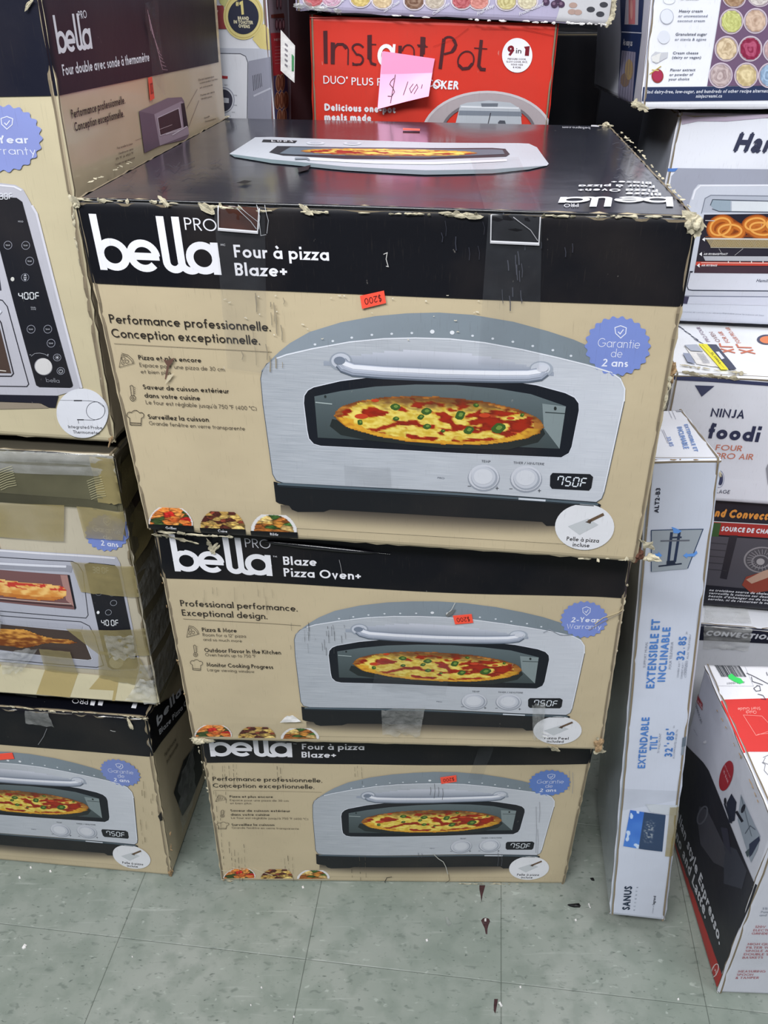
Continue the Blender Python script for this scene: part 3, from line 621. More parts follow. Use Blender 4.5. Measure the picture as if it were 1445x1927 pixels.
def oven_art(A):
    """the picture of the pizza oven, in the coordinates of crop d7"""
    A.k = K['d7']; A.part = 'printed_oven_picture'
    def grad(p0, p1, c0, c1, pw=1):
        a, b = A.P(p0), A.P(p1); dx, dy = b[0]-a[0], b[1]-a[1]; q = dx*dx+dy*dy
        return lambda u, v: mixc(c0, c1, max(0, min(1, ((u-a[0])*dx+(v-a[1])*dy)/q))**pw)
    A.raster([(90, 700), (1090, 760), (1085, 840), (95, 780)], 60, 14, lambda a, b: mixc((70, 64, 58), TAN, sm(0, 1, b+.25*(2*a-1)**4+.02)), 1)
    hood = [(22, 235), (60, 192), (85, 168), (122, 138), (190, 99), (300, 65), (420, 43), (530, 33), (640, 30), (760, 38), (900, 62), (1020, 95), (1110, 125), (1200, 165), (1255, 200), (1285, 290), (1000, 420), (200, 380)]
    A.poly(hood, grad((60, 160), (1200, 200), (140, 150, 160), (122, 134, 142)), 2)
    front = [(22, 262), (26, 240), (42, 212), (72, 192), (110, 178), (200, 157), (330, 133), (450, 121), (560, 118), (680, 121), (800, 134), (930, 158), (1050, 186), (1160, 214), (1240, 240), (1272, 262), (1287, 296), (1285, 340), (1215, 655), (1206, 678), (1188, 690), (700, 656), (100, 622), (76, 614), (64, 592), (30, 350)]
    A.line(front, 5, (70, 80, 92), 2, True)
    A.poly(front, grad((60, 400), (1260, 480), (154, 160, 168), (194, 198, 207)), 3, mat='steel_print')
    A.line(front[3:18], 5, (222, 226, 234), 4)
    A.line([(1285, 330), (1213, 655)], 4, (225, 228, 236), 4)
    A.raster([(240, 135), (1040, 180), (1040, 250), (240, 215)], 60, 10, lambda a, b: None if b < .9-.9*math.sin(math.pi*(a*.92+.04)) else mixc((205, 208, 220), (150, 158, 172), sm(0, 1, b)), 4)
    for p in [(210, 142), (272, 130), (338, 118), (408, 108), (477, 104), (547, 101), (758, 110), (828, 120), (898, 131), (967, 146), (1037, 161), (1100, 181)]: A.ell(p, 5, 4, (214, 220, 228), 3, 8)
    for p in [(618, 96), (687, 99)]: A.ell(p, 8, 7, (226, 230, 236), 3, 12)
    base = [(66, 618), (100, 626), (700, 660), (1190, 692), (1205, 700), (1190, 740), (1100, 760), (1092, 776), (1015, 776), (1000, 762), (700, 745), (262, 716), (240, 724), (150, 724), (130, 716), (120, 702), (84, 694), (74, 688)]
    A.poly(base, (26, 28, 32), 3); A.line([(80, 626), (700, 664), (1195, 698)], 8, (84, 98, 108), 4)
    A.line([(84, 634), (700, 672), (1180, 703)], 3, (40, 48, 56), 5)
    frame = [(172, 345), (174, 320), (186, 302), (206, 291), (300, 269), (400, 256), (520, 250), (640, 249), (760, 254), (880, 266), (980, 282), (1080, 310), (1112, 326), (1126, 346), (1127, 370), (1102, 495), (1092, 518), (1066, 533), (700, 518), (230, 493), (206, 486), (190, 468), (184, 440)]
    A.line(frame, 6, (214, 218, 228), 4, True)
    A.poly(frame, (24, 28, 36), 5)
    inner = [(208, 322), (300, 303), (420, 287), (560, 279), (700, 280), (840, 292), (960, 312), (1082, 355), (1060, 503), (640, 485), (220, 465)]
    A.poly(inner, grad((600, 280), (600, 490), (96, 108, 112), (62, 72, 74)), 6)
    A.poly([(1000, 345), (1082, 356), (1060, 503), (1005, 430)], (128, 140, 142), 7)
    A.line([(212, 342), (270, 348)], 4, (160, 172, 172), 8); A.line([(1010, 375), (1078, 380)], 3, (50, 60, 62), 8)
    A.ell((246, 322), 4, 5, (40, 46, 46), 8, 8); A.ell((1045, 362), 5, 7, (40, 46, 46), 8, 8)
    A.poly([(270, 400), (262, 425), (300, 455), (400, 475), (640, 500), (880, 506), (985, 480), (1010, 450), (1000, 425), (960, 470), (640, 470)], (38, 44, 44), 7)
    c = (642, 404); rx, ry, rot = 366, 84, -3.2
    cs, sn = math.cos(R(rot)), math.sin(R(rot))
    cor = [(c[0]+x*cs+y*sn, c[1]-x*sn+y*cs) for x, y in ((-rx, -ry), (rx, -ry), (rx, ry), (-rx, ry))]
    A.raster(cor, 170, 54, pizza_col, 8)
    rnd = random.Random(5)
    for x, y, s in [(715, 385, 22), (745, 437, 20), (848, 430, 26), (598, 372, 18), (578, 392, 13), (600, 425, 14), (490, 357, 17), (367, 411, 13), (492, 398, 11), (930, 384, 9), (655, 440, 8), (770, 350, 10)]:
        a = rnd.uniform(0, 180); q = [(x+s*(.5+.6*abs(math.cos(R(t))))*math.cos(R(t+a)), y+s*.6*math.sin(R(t+a))*1.2) for t in range(0, 360, 36)]
        A.poly(q, (58, 92, 38), 9); A.poly([(x+(p[0]-x)*.45+2, y+(p[1]-y)*.45-2) for p in q], (112, 142, 62), 10)
    for x, y, s in [(372, 390, 24), (800, 385, 20), (890, 395, 14), (420, 335, 14)]: A.ell((x, y), s, s*.38, (192, 66, 36), 9, 14)
    bar = [(300, 200), (312, 214), (345, 226), (450, 234), (640, 242), (850, 246), (950, 246), (990, 240), (1008, 226)]
    A.ell((300, 200), 40, 32, (150, 158, 170), 5, 20); A.ell((300, 198), 33, 26, (196, 201, 212), 6, 20)
    A.ell((996, 226), 42, 28, (160, 168, 180), 5, 20); A.ell((994, 224), 34, 22, (200, 205, 215), 6, 20)
    for dy, wd, cc in ((4, 46, (92, 102, 116)), (1, 40, (150, 158, 174)), (-2, 30, (188, 194, 208)), (-8, 14, (232, 234, 242)), (9, 8, (170, 177, 192))): A.line([(x, y+dy) for x, y in bar], wd, cc, {46: 7, 40: 8, 30: 9, 14: 10, 8: 10}[wd])
    A.ell((296, 196), 20, 14, (120, 130, 146), 11, 16); A.ell((1000, 222), 20, 12, (205, 208, 218), 11, 16)
    for x in (797, 944):
        y = 604 if x < 900 else 608
        A.ell((x, y+4), 56, 47, (150, 156, 168), 4, 26); A.ell((x, y), 53, 45, (206, 209, 218), 5, 26); A.ell((x+2, y+2), 46, 39, (164, 170, 182), 6, 26)
        A.ell((x-1, y-1), 42, 36, (198, 202, 212), 7, 26); A.ell((x-2, y-3), 33, 27, (212, 215, 223), 8, 26)
    A.txt('TEMP', (789, 551), (820, 553), 8, (70, 74, 84), 5); A.txt('TIMER / MINUTERIE', (900, 556), (1007, 561), 8, (70, 74, 84), 5)
    for x, y in ((746, 636), (891, 645)): A.line([(x-5, y), (x+6, y)], 2, (60, 64, 74), 5)
    for x, y in ((843, 643), (990, 651)): A.line([(x-5, y), (x+6, y)], 2, (60, 64, 74), 5); A.line([(x, y-6), (x, y+6)], 2, (60, 64, 74), 5)
    A.txt('PRO', (636, 609), (660, 611), 6, (110, 116, 128), 5)
    A.line([(918, 680), (1012, 686)], 7, (206, 212, 222), 5)
    A.poly([(1028, 598), (1036, 588), (1166, 592), (1177, 602), (1171, 640), (1163, 650), (1034, 644), (1027, 634)], (22, 26, 34), 5)
    seg7(A, '750F', (1050, 630), (1150, 638), 31, (225, 232, 240), 6)
def peel(A, c, rx, ry, text, lay=4, k=1.0):
    A.part = 'accessory_roundel'; x, y = c; A.ell(c, rx, ry, (226, 227, 232), lay, 40)
    A.poly([(x-58*k, y-2*k), (x+12*k, y-30*k), (x+48*k, y-8*k), (x-18*k, y+28*k)], (196, 200, 204), lay+1)
    A.poly([(x+2*k, y-18*k), (x+26*k, y-26*k), (x+20*k, y-12*k)], (70, 58, 50), lay+2); A.line([(x+12*k, y-19*k), (x+66*k, y-46*k)], 10*k, (104, 84, 66), lay+2)
    for t, a, b, h in text: A.txt(t, a, b, h, (44, 42, 46), lay+1, wt=.15)
def slice_icon(A, x, y, s, col, lay=3):
    w = s*.035; a = arc(0, 0, s, s, 0, 0, 3)
    A.line([(x-s*.5, y+s*.52), (x-s*.32, y-s*.45), (x+s*.1, y-s*.3), (x+s*.42, y+.0*s), (x+s*.52, y+s*.24), (x-s*.5, y+s*.52)], w, col, lay)
    A.line([(x-s*.32, y-s*.55), (x+s*.15, y-s*.42), (x+s*.5, y-s*.1), (x+s*.62, y+s*.2), (x+s*.52, y+s*.24)], w, col, lay)
    for dx, dy, r in ((-.2, -.15, .14), (.08, .08, .13), (-.22, .2, .1)): A.ring((x+dx*s, y+dy*s), r*s, r*s, w, col, lay, 12)
def thermo_icon(A, x, y, s, col, lay=3):
    w = s*.04; A.ring((x+s*.08, y+s*.28), s*.2, s*.2, w, col, lay, 16); A.ring((x+s*.08, y+s*.28), s*.08, s*.08, w, col, lay, 12)
    A.line([(x-.02*s, y+s*.1), (x-.12*s, y-s*.6), (x+.0*s, y-s*.66), (x+.1*s, y-s*.58), (x+s*.16, y+s*.09)], w, col, lay)
    for i in range(4): A.line([(x+s*.18, y-s*(.5-.14*i)), (x+s*.26, y-s*(.5-.14*i))], w, col, lay)
def hat_icon(A, x, y, s, col, lay=3):
    w = s*.035; A.line([(x-s*.3, y+s*.42), (x-s*.34, y+s*.02)]+arc(x-s*.32, y-s*.14, s*.17, -s*.17, 210, 60, 5)+arc(x, y-s*.24, s*.2, -s*.17, 150, 30, 6)+arc(x+s*.32, y-s*.12, s*.17, -s*.17, 120, -40, 5)+[(x+s*.34, y+s*.05), (x+s*.32, y+s*.44), (x-s*.3, y+s*.42)], w, col, lay)
    A.line([(x-s*.3, y+s*.3), (x+s*.32, y+s*.33)], w, col, lay)
def band(A, pts=None, lay=1):
    A.part = 'printed_header_band'; A.k = (0, 0, 1)
    a, b = A.P((157, 532)), A.P((1288, 577)); v0 = a[1]+(b[1]-a[1])*(0-a[0])/(b[0]-a[0]); v1 = a[1]+(b[1]-a[1])*(1-a[0])/(b[0]-a[0])
    A.poly([(0, v0), (1, v1), (1, 1), (0, 1)], BAND, lay, raw=True)
def fr_text(A):
    A.part = 'printed_lettering'; A.k = K['d4']
    put_logo(A, (173, 416), (744, 439), 152); A.txt('PRO', (572, 228), (722, 236), 58, WHT, 2, wt=.1)
    A.txt('MC', (738, 302), (760, 303), 9, WHT, 2); A.txt('Four à pizza', (803, 357), (1245, 374), 60, WHT, 2, wt=.17); A.txt('Blaze+', (808, 442), (1050, 449), 60, WHT, 2, wt=.17)
    A.txt('Performance professionnelle.', (219, 665), (972, 703), 42, INK, 2, wt=.13); A.txt('Conception exceptionnelle.', (229, 732), (922, 766), 42, INK, 2, wt=.13)
    A.line([(237, 762), (977, 800)], 2, (110, 100, 84), 2)
    A.k = K['d6']; g = (70, 62, 54)
    for t, a, b, h, w in (('Pizza et plus encore', (178, 103), (519, 118), 25, .15), ('Espace pour une pizza de 30 cm', (184, 142), (647, 166), 22, .1), ('et bien plus', (190, 178), (356, 184), 20, .1),
                          ('Saveur de cuisson extérieur', (203, 263), (669, 285), 25, .15), ('dans votre cuisine', (211, 309), (513, 323), 25, .15), ("Le four est réglable jusqu'à 750 °F (400 °C)", (218, 345), (820, 378), 22, .1),
                          ('Surveillez la cuisson', (230, 425), (561, 439), 25, .15), ('Grande fenêtre en verre transparente', (236, 458), (757, 486), 21, .1)): A.txt(t, a, b, h, INK if w > .12 else g, 2, wt=w)
    slice_icon(A, 108, 108, 72, g); thermo_icon(A, 140, 292, 75, g); hat_icon(A, 160, 418, 95, g)
def foods(A, labels=True):
    A.k = K['d6']; A.part = 'printed_food_roundels'
    for (x, y, r), fn, t, a, b in (((352, 1003, 124), FOOD1, 'Griller', (326, 1032), (384, 1036)), ((634, 1022, 124), FOOD2, 'Cuire', (610, 1048), (660, 1052)), ((913, 1038, 128), FOOD3, 'Rôtir', (893, 1066), (937, 1069))):
        A.raster([(x-r, y-98), (x+r, y-90), (x+r, y+4), (x-r, y-4)], 60, 30, fn, 2)
        if labels: A.poly([(x-r, y-4), (x+r, y+4), (x+r+2, y+44), (x-r+4, y+34)], (14, 15, 20), 3); A.txt(t, (a[0], a[1]-7), (b[0], b[1]-7), 15, WHT, 4, wt=.16)
def scratches(A, n, box, seed, col=(60, 52, 46), vertical=True, ln=(20, 90), wd=1.6, lay=12):
    rnd = random.Random(seed); A.part = 'scuff_marks'
    for _ in range(n):
        x, y = rnd.uniform(box[0], box[2]), rnd.uniform(box[1], box[3]); L = rnd.uniform(*ln)
        if vertical: pts = [(x+rnd.uniform(-1, 1), y), (x+rnd.uniform(0, 3), y+L/2), (x+L*.06, y+L)]
        else: pts = [(x, y), (x+L*.5, y+rnd.uniform(-.25, .25)*L), (x+L, y+rnd.uniform(-.4, .4)*L)]
        A.line(pts, wd*rnd.uniform(.5, 1.5), col, lay)
# ---------------------------------------------------------------- carton builder
def carton(name, label, front, P, yaw, lean, D, cols, amp=.002, seed=0, mat='coated_card', group=None, back=None, bot=None, sides='', body_col=(60, 52, 44), zmin=None, bow=0, cap=None, tag=None):
    """front: px tl,tr,br,bl; cols: dict front/top/left/right -> colour. Returns dict with the root and faces/panels"""
    if isinstance(front[0], Vector):
        _, U, V, B = plane_quad([(700, 900)]*4, P, yaw, lean); q = [front[3].copy(), front[2].copy(), front[1].copy(), front[0].copy()]
    else: q, U, V, B = plane_quad(front, P, yaw, lean)
    if zmin is not None:
        for i in (0, 1): q[i].z = max(q[i].z, zmin) if bot is None else bot
    bk = [p+B*D for p in q]
    if back: 
        tn = (q[2]-q[3]).cross(B).normalized()
        for i, p in back: bk[i] = hit(p, q[3], tn)
    for p in bk[:2]: p.z = (q[0].z+q[1].z)/2 if zmin is None else max(zmin, (q[0].z+q[1].z)/2)
    if cap:
        for p, z in zip((q[3], q[2], bk[3], bk[2]), cap): p.z = min(p.z, z)
    c = q+bk; loc = (q[0]+q[1]+bk[0]+bk[1])/4
    t = thing(name, label, 'carton', loc, group); body(t, c, body_col)
    r = {'t': t, 'c': c, 'U': U, 'V': V, 'B': B}
    fs = {'front': (q[0], q[1], q[2], q[3]), 'top': (q[3], q[2], bk[2], bk[3]), 'left': (bk[0], q[0], q[3], bk[3]), 'right': (q[1], bk[1], bk[2], q[2])}
    for k, col in cols.items():
        f = Face(*fs[k], amp=amp*(1 if k != 'front' else 1), seed=seed+len(k), bow=bow if k == 'front' else 0)
        m = mat[k] if isinstance(mat, dict) else mat
        r[k+'F'] = f; r[k] = panel(k.replace('left', 'side').replace('right', 'side')+'_panel', f, t, col, m)
    return r
def edge_pts(f, side, n=12, a=0, b=1):
    r = []
    for i in range(n+1):
        t = a+(b-a)*i/n; r.append(f.at(*{'t': (t, 1), 'b': (t, 0), 'l': (0, t), 'r': (1, t)}[side]))
    return r
def ext(a, b, P, yaw, lean, W, side='right'):
    """visible vertical edge a (top) to b (bottom) in pixels, carton W wide away from it"""
    q, U, V, B = plane_quad([a, a, b, b], P, yaw, lean); t, d = q[3], q[0]
    return [t-U*W, t, d, d-U*W] if side == 'right' else [t, t+U*W, d+U*W, d]
def box3(P, yaw, lean, W, H):
    _, U, V, B = plane_quad([(700, 900)]*4, P, yaw, lean); p = Vector(P); return [p+V*H, p+V*H+U*W, p+U*W, p]
PO = Vector((0, -1, 0))
# =============== the three pizza oven cartons of the middle stack
C1 = carton('pizza_oven_carton', 'large pizza oven carton on top of the middle stack, its glossy black lid showing', [(137, 374), (1316, 408), (1199, 1059), (276, 997)], (-.2925, .836, .745), -.092, -.004, .566,
            {'front': TAN, 'top': (40, 42, 51), 'left': (40, 38, 38), 'right': TAN}, amp=.002, seed=1, mat={'front': 'coated_card', 'top': 'gloss_card', 'left': 'coated_card', 'right': 'coated_card'}, back=[(3, (423, 221)), (2, (1150, 236))], bow=.002)
F1 = C1['frontF']; A = Art(F1)
band(A); fr_text(A); oven_art(A)
A.k = K['d7']; badge(A, (1263, 148), 116, 105, [('Garantie', (1192, 150), (1338, 157), 31, .07), ('de', (1238, 186), (1277, 188), 29, .07), ('2 ans', (1208, 218), (1297, 221), 27, .16)], lay=4)
peel(A, (1148, 778), 103, 81, [('Pelle à pizza', (1085, 826), (1197, 833), 14), ('incluse', (1106, 846), (1164, 850), 14)], k=1)
foods(A)
A.k = (0, 0, 1); A.part = 'scuff_marks'
A.line([(722, 477), (729, 474), (727, 486), (731, 500), (727, 499)], 1.4, (200, 198, 194), 12)
A.poly([(309, 674), (318, 676), (330, 671), (326, 680), (320, 687), (318, 698), (314, 712), (312, 711), (314, 697), (316, 686)], (104, 76, 66), 12); A.poly([(315, 712), (318, 704), (330, 700), (322, 712), (312, 721)], (206, 194, 166), 12); A.line([(300, 676), (309, 674)], 1.5, (150, 134, 110), 12)
scratches(A, 16, (455, 545, 545, 680), 3, (150, 140, 120), True, (8, 40), 1.4); scratches(A, 26, (400, 545, 900, 640), 4, (224, 216, 196), False, (2, 6), 1.6)
scratches(A, 14, (830, 365, 1080, 470), 5, (52, 54, 64), True, (12, 30), 1.4); scratches(A, 12, (940, 470, 990, 560), 6, (70, 72, 82), True, (10, 30), 1.4)
A.build(C1['front'])
# top of the lid, printed upside-down as seen from the aisle
T1 = C1['topF']; A = Art(T1); A.part = 'printed_oven_picture'; A.k = K['c5']
ov = [(115, 1050), (290, 938), (400, 935), (1500, 968), (2080, 972), (2150, 975), (2205, 1000), (2284, 1120), (2270, 1135), (2150, 1160), (1900, 1185), (1445, 1190), (900, 1165), (400, 1120), (150, 1075)]
A.poly(ov, (188, 192, 200), 2)
A.poly([(115, 1052), (400, 1095), (900, 1138), (1445, 1160), (1900, 1158), (2270, 1135), (2150, 1162), (1900, 1187), (1445, 1192), (900, 1167), (400, 1122), (150, 1075)], (110, 128, 134), 3)
A.poly([(385, 1045), (440, 1000), (900, 1005), (1900, 1005), (1990, 1012), (2020, 1050), (1995, 1068), (1445, 1085), (900, 1085), (480, 1068)], (34, 38, 46), 4)
A.poly([(455, 1055), (530, 1008), (1900, 1015), (1970, 1020), (1985, 1050), (1445, 1072), (560, 1062)], (96, 108, 120), 5)
A.raster([(590, 1010), (1810, 1016), (1810, 1072), (590, 1066)], 90, 16, lambda a, b: pizza_col(1-a, 1-b), 6)
A.line([(650, 1092), (1100, 1108), (1500, 1114), (1900, 1100), (2000, 1095)], 16, (226, 228, 234), 5); A.line([(560, 1092), (640, 1090), (660, 1100)], 14, (120, 128, 138), 6)
A.poly([(345, 955), (575, 962), (560, 978), (335, 972)], (24, 28, 36), 5)
for i in range(4): A.txt('F057'[i], (400+i*40, 960), (428+i*40, 961), 12, WHT, 6, up=(0, 1))
for x in (700, 950): A.ell((x, 978), 62, 12, (206, 210, 218), 5, 20); A.ell((x, 975), 40, 7, (180, 186, 196), 6, 16)
A.part = 'printed_lettering'; A.k = K['d5']
put_logo(A, (1308, 26), (858, 27), 22, up=(.1, 1))
A.k = (0, 0, 1)
A.txt('PRO', (1088, 385), (1061, 385.5), 6, WHT, 2, up=(.05, 1)); A.txt('Blaze', (1243, 365), (1177, 364.6), 5, WHT, 2, wt=.18, up=(.1, 1)); A.txt('Pizza Oven+', (1237, 358.5), (1088, 358), 5, WHT, 2, wt=.18, up=(.1, 1))
A.txt('Four à pizza', (1231, 351), (1089, 350.5), 4.6, WHT, 2, wt=.18, up=(.1, 1)); A.txt('Blaze+', (1225, 344.6), (1150, 344.2), 4, WHT, 2, wt=.18, up=(.1, 1)); A.part = 'printed_web_address'
A.txt('bellapro.com', (1110, 240), (1058, 239), 4, (190, 190, 196), 2, up=(.1, 1)); A.line([(1112, 237.5), (1127, 238.5)], 3, (200, 200, 205), 2)
scratches(A, 30, (180, 310, 420, 356), 9, (58, 57, 64), False, (6, 30), .6); scratches(A, 70, (1150, 250, 1250, 345), 11, (70, 72, 80), False, (5, 22), .7)
A.part = 'scuff_marks'; A.poly([(445, 350), (460, 345), (475, 347), (462, 352)], (14, 14, 16), 9); A.poly([(560, 322), (585, 315), (580, 325), (563, 330)], (12, 12, 16), 9)
A.build(C1['top'])
# =============== middle stack, second and third cartons
C2 = carton('pizza_oven_carton', 'pizza oven carton second in the middle stack, with the English lettering', [(284, 979), (1197, 1006), (1133, 1413), (362, 1393)], (-.2777, .850, .373), -.055, .0, .55,
            {'front': TAN, 'top': BAND, 'right': TAN, 'left': (44, 40, 38)}, amp=.003, seed=5, bow=.003, cap=(.741, .7275, .734, .734))
F2 = C2['frontF']; A = Art(F2, F1); band(A); oven_art(A)
peel(A, (1148, 778), 103, 81, [('Pizza Peel', (1090, 826), (1192, 833), 14), ('included', (1100, 846), (1170, 850), 14)])
foods(A, False); A.build(C2['front'])
A = Art(F2); A.k = K['e1']
badge(A, (1067, 440), 121, 92, [('2-Year', (1002, 452), (1140, 455), 25, .17), ('Warranty', (978, 484), (1152, 489), 24, .08)], lay=4, icon=(12, -42, 22))
A.k = K['d8']; A.part = 'printed_lettering'; g = (70, 62, 54)
put_logo(A, (148, 284), (703, 312), 122); A.txt('PRO', (548, 148), (692, 156), 52, (205, 205, 212), 2, wt=.09)
A.txt('TM', (704, 204), (727, 205), 8, WHT, 2); A.txt('Blaze', (764, 247), (952, 251), 48, WHT, 2, wt=.17); A.txt('Pizza Oven+', (767, 313), (1203, 325), 48, WHT, 2, wt=.17)
A.txt('Professional performance.', (182, 480), (843, 511), 35, INK, 2, wt=.13); A.txt('Exceptional design.', (191, 533), (672, 556), 35, INK, 2, wt=.13); A.line([(195, 552), (862, 590)], 2, (110, 100, 84), 2)
for t, a, b, h, w in (('Pizza & More', (304, 622), (499, 629), 22, .15), ('Room for a 12" pizza', (308, 648), (551, 658), 17, .1), ('and so much more', (311, 673), (529, 683), 15, .1), ('Outdoor Flavor In the Kitchen', (319, 735), (750, 751), 22, .15),
                      ('Oven heats up to 750 °F', (323, 758), (608, 769), 17, .1), ('Monitor Cooking Progress', (332, 816), (706, 831), 22, .15), ('Large viewing window', (335, 842), (600, 853), 16, .1)): A.txt(t, a, b, h, INK if w > .12 else g, 2, wt=w)
slice_icon(A, 247, 622, 62, g); thermo_icon(A, 262, 735, 58, g); hat_icon(A, 272, 808, 72, g)
scratches(A, 26, (800, 560, 1150, 720), 3, (70, 70, 74), True, (12, 60), 1.4); scratches(A, 12, (290, 360, 700, 470), 4, (150, 140, 120), True, (20, 90), 1.6)
A.line([(1080, 210), (1088, 240), (1092, 262), (1097, 290)], 2, (170, 170, 172), 12)
A.k = K['e1']
A.line([(372, 400), (400, 375), (418, 340)], 3, (206, 206, 200), 12); A.poly([(368, 400), (398, 380), (422, 372), (405, 398), (380, 412)], (110, 112, 112), 12)
A.line([(1120, 460), (1160, 430), (1240, 400), (1265, 385)], 4, (214, 196, 156), 12); A.line([(1090, 490), (1160, 450), (1262, 400)], 3, (150, 140, 130), 12)
A.line([(860, 497), (890, 482), (945, 510), (1000, 512)], 3, (150, 156, 168), 12)
A.poly([(850, 992), (885, 1010), (888, 1016), (852, 1006)], (240, 240, 240), 12); A.poly([(850, 1012), (885, 1026), (886, 1032), (852, 1024)], (240, 240, 240), 12)
A.build(C2['front'])
C3 = carton('pizza_oven_carton', 'pizza oven carton at the bottom of the middle stack, dark streaks down its front', [(371, 1359), (1127, 1361), (1062, 1670), (416, 1658)], (-.279, .875, 0), -.012, .018, .55,
            {'front': TAN, 'top': BAND, 'right': TAN, 'left': (44, 40, 38)}, amp=.003, seed=9, zmin=0, bow=.003, cap=(.367, .373, .37, .37))
F3 = C3['frontF']; A = Art(F3, F1); band(A); oven_art(A); fr_text(A)
A.k = K['d7']; badge(A, (1263, 148), 116, 105, [('Garantie', (1192, 150), (1338, 157), 31, .07), ('de', (1238, 186), (1277, 188), 29, .07), ('2 ans', (1208, 218), (1297, 221), 27, .16)], lay=4, col=(96, 128, 196))
peel(A, (1148, 778), 103, 81, [('Pelle à pizza', (1085, 826), (1197, 833), 14), ('incluse', (1106, 846), (1164, 850), 14)])
foods(A, False); A.build(C3['front'])
A = Art(F3); A.k = K['e2']
for x, y0, y1 in [(112, 295, 520), (140, 480, 760), (185, 300, 420), (200, 300, 560), (232, 300, 400), (262, 290, 420), (285, 290, 440), (170, 620, 900), (233, 840, 890), (250, 920, 1080), (272, 900, 1100), (298, 920, 1110), (322, 960, 1120), (340, 860, 1060), (190, 900, 1000),
                  (630, 960, 1100), (655, 940, 1110), (685, 950, 1100), (575, 300, 420), (600, 310, 400), (1150, 290, 360), (1180, 300, 420), (1130, 300, 370), (1110, 1030, 1090), (1165, 930, 1100), (1205, 930, 1060)]:
    rnd = random.Random(x); A.part = 'scuff_marks'; y = y0
    while y < y1:
        L = rnd.uniform(14, 46); A.line([(x+rnd.uniform(-2, 2)+(y-y0)*.05, y), (x+rnd.uniform(-1, 1)+(y+L-y0)*.05, y+L)], rnd.uniform(1, 3), mixc((52, 46, 42), (120, 110, 90), rnd.random()), 12); y += L+rnd.uniform(4, 30)
A.line([(180, 1046), (250, 1058)], 3, (222, 212, 182), 12); A.line([(260, 1028), (330, 1046), (350, 1040)], 3, (226, 216, 190), 12); A.line([(405, 1036), (470, 1062), (545, 1084)], 3, (214, 200, 170), 12)
A.k = K['e3']
A.line([(370, 780), (400, 810), (430, 830), (445, 860), (458, 905)], 4, (186, 186, 178), 12)
for x, y0, y1 in [(352, 370, 420), (376, 350, 440), (400, 370, 430), (425, 380, 450), (278, 770, 800), (300, 775, 800), (1010, 470, 600), (990, 500, 780), (1000, 640, 790), (760, 780, 860), (782, 790, 860), (1190, 280, 400), (1210, 290, 420)]: A.line([(x, y0), (x+3, (y0+y1)/2), (x-2, y1)], 2.2, (150, 152, 158) if x > 900 else (90, 92, 100), 12)
A.k = K['d7']; A.build(C3['front'])
# =============== left stack
L3 = carton('pizza_oven_carton', 'pizza oven carton at the bottom of the left stack, its right edge ripped open', ext((276, 1352), (323, 1649), (-.366, .884, 0), -.10, .012, .58), (-.366, .884, 0), -.10, .012, .55,
            {'front': TAN, 'top': BAND, 'right': TAN}, amp=.0025, seed=14, zmin=0, mat={'front': 'coated_card', 'top': 'gloss_card', 'right': 'coated_card'})
FL = L3['frontF']; A = Art(FL, F1); band(A); oven_art(A)
A.k = K['d7']; badge(A, (1263, 148), 116, 105, [('Garantie', (1192, 150), (1338, 157), 31, .07), ('de', (1238, 186), (1277, 188), 29, .07), ('2 ans', (1208, 218), (1297, 221), 27, .16)], lay=4, col=(118, 136, 196))
peel(A, (1148, 778), 103, 81, [('Pelle à pizza', (1085, 826), (1197, 833), 14), ('incluse', (1106, 846), (1164, 850), 14)]); A.build(L3['front'])
A = Art(FL); A.k = K['c4']; A.part = 'scuff_marks'
A.line([(250, 412), (285, 360), (308, 305)], 4, (120, 122, 126), 12); A.line([(718, 316), (735, 322), (752, 324)], 4, (170, 170, 168), 12); A.line([(960, 390), (975, 430), (985, 462)], 3, (150, 150, 150), 12)
scratches(A, 14, (905, 640, 990, 1050), 8, (120, 108, 84), True, (16, 60), 2); A.build(L3['front'])
A = Art(L3['rightF']); A.k = K['c4']; A.part = 'printed_header_band'
A.poly([(990, 478), (1200, 190), (1190, 60), (940, 210)], BAND, 1)
A.part = 'printed_lettering'; A.txt('bella', (1022, 302), (1170, 88), 62, WHT, 2, wt=.2); A.txt('Blaze Pizza Oven+', (1036, 355), (1260, 90), 34, WHT, 2, wt=.16)
A.txt('Performance', (1068, 500), (1135, 390), 26, (90, 80, 66), 2); A.txt('professionnelle.', (1080, 540), (1150, 420), 26, (90, 80, 66), 2)
A.part = 'printed_picture'; A.poly([(1122, 730), (1185, 520), (1290, 380), (1310, 600), (1230, 800), (1180, 880)], (24, 24, 26), 2)
A.build(L3['right'])
A = Art(L3['topF']); A.k = K['c4']; A.part = 'printed_lettering'
for x0, x1 in ((590, 620), (640, 672)): A.poly([(x0, 134), (x1, 137), (x1-10, 168), (x0-6, 164)], WHT, 2)
A.poly([(862, 150), (892, 150), (880, 186), (850, 182)], WHT, 2); A.txt('PRO', (572, 130), (470, 122), 30, WHT, 2, up=(-.1, 1), wt=.1)
A.part = 'printed_picture'; A.poly([(140, 70), (240, 80), (240, 118), (100, 100)], (90, 92, 90), 2); A.build(L3['top'])
q = ext((213, 857), (300, 1328), (-.332, .895, .39), -.10, .0, .56)
L2 = carton('double_oven_carton', 'dented double oven carton wrapped in tan packing tape, second in the left stack', q, (-.332, .895, .39), -.10, .0, .5,
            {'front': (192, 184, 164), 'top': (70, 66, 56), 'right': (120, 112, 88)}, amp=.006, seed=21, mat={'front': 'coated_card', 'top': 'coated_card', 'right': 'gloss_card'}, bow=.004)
FT = L2['frontF']; A = Art(FT); A.k = K['c3']; A.part = 'printed_header_band'
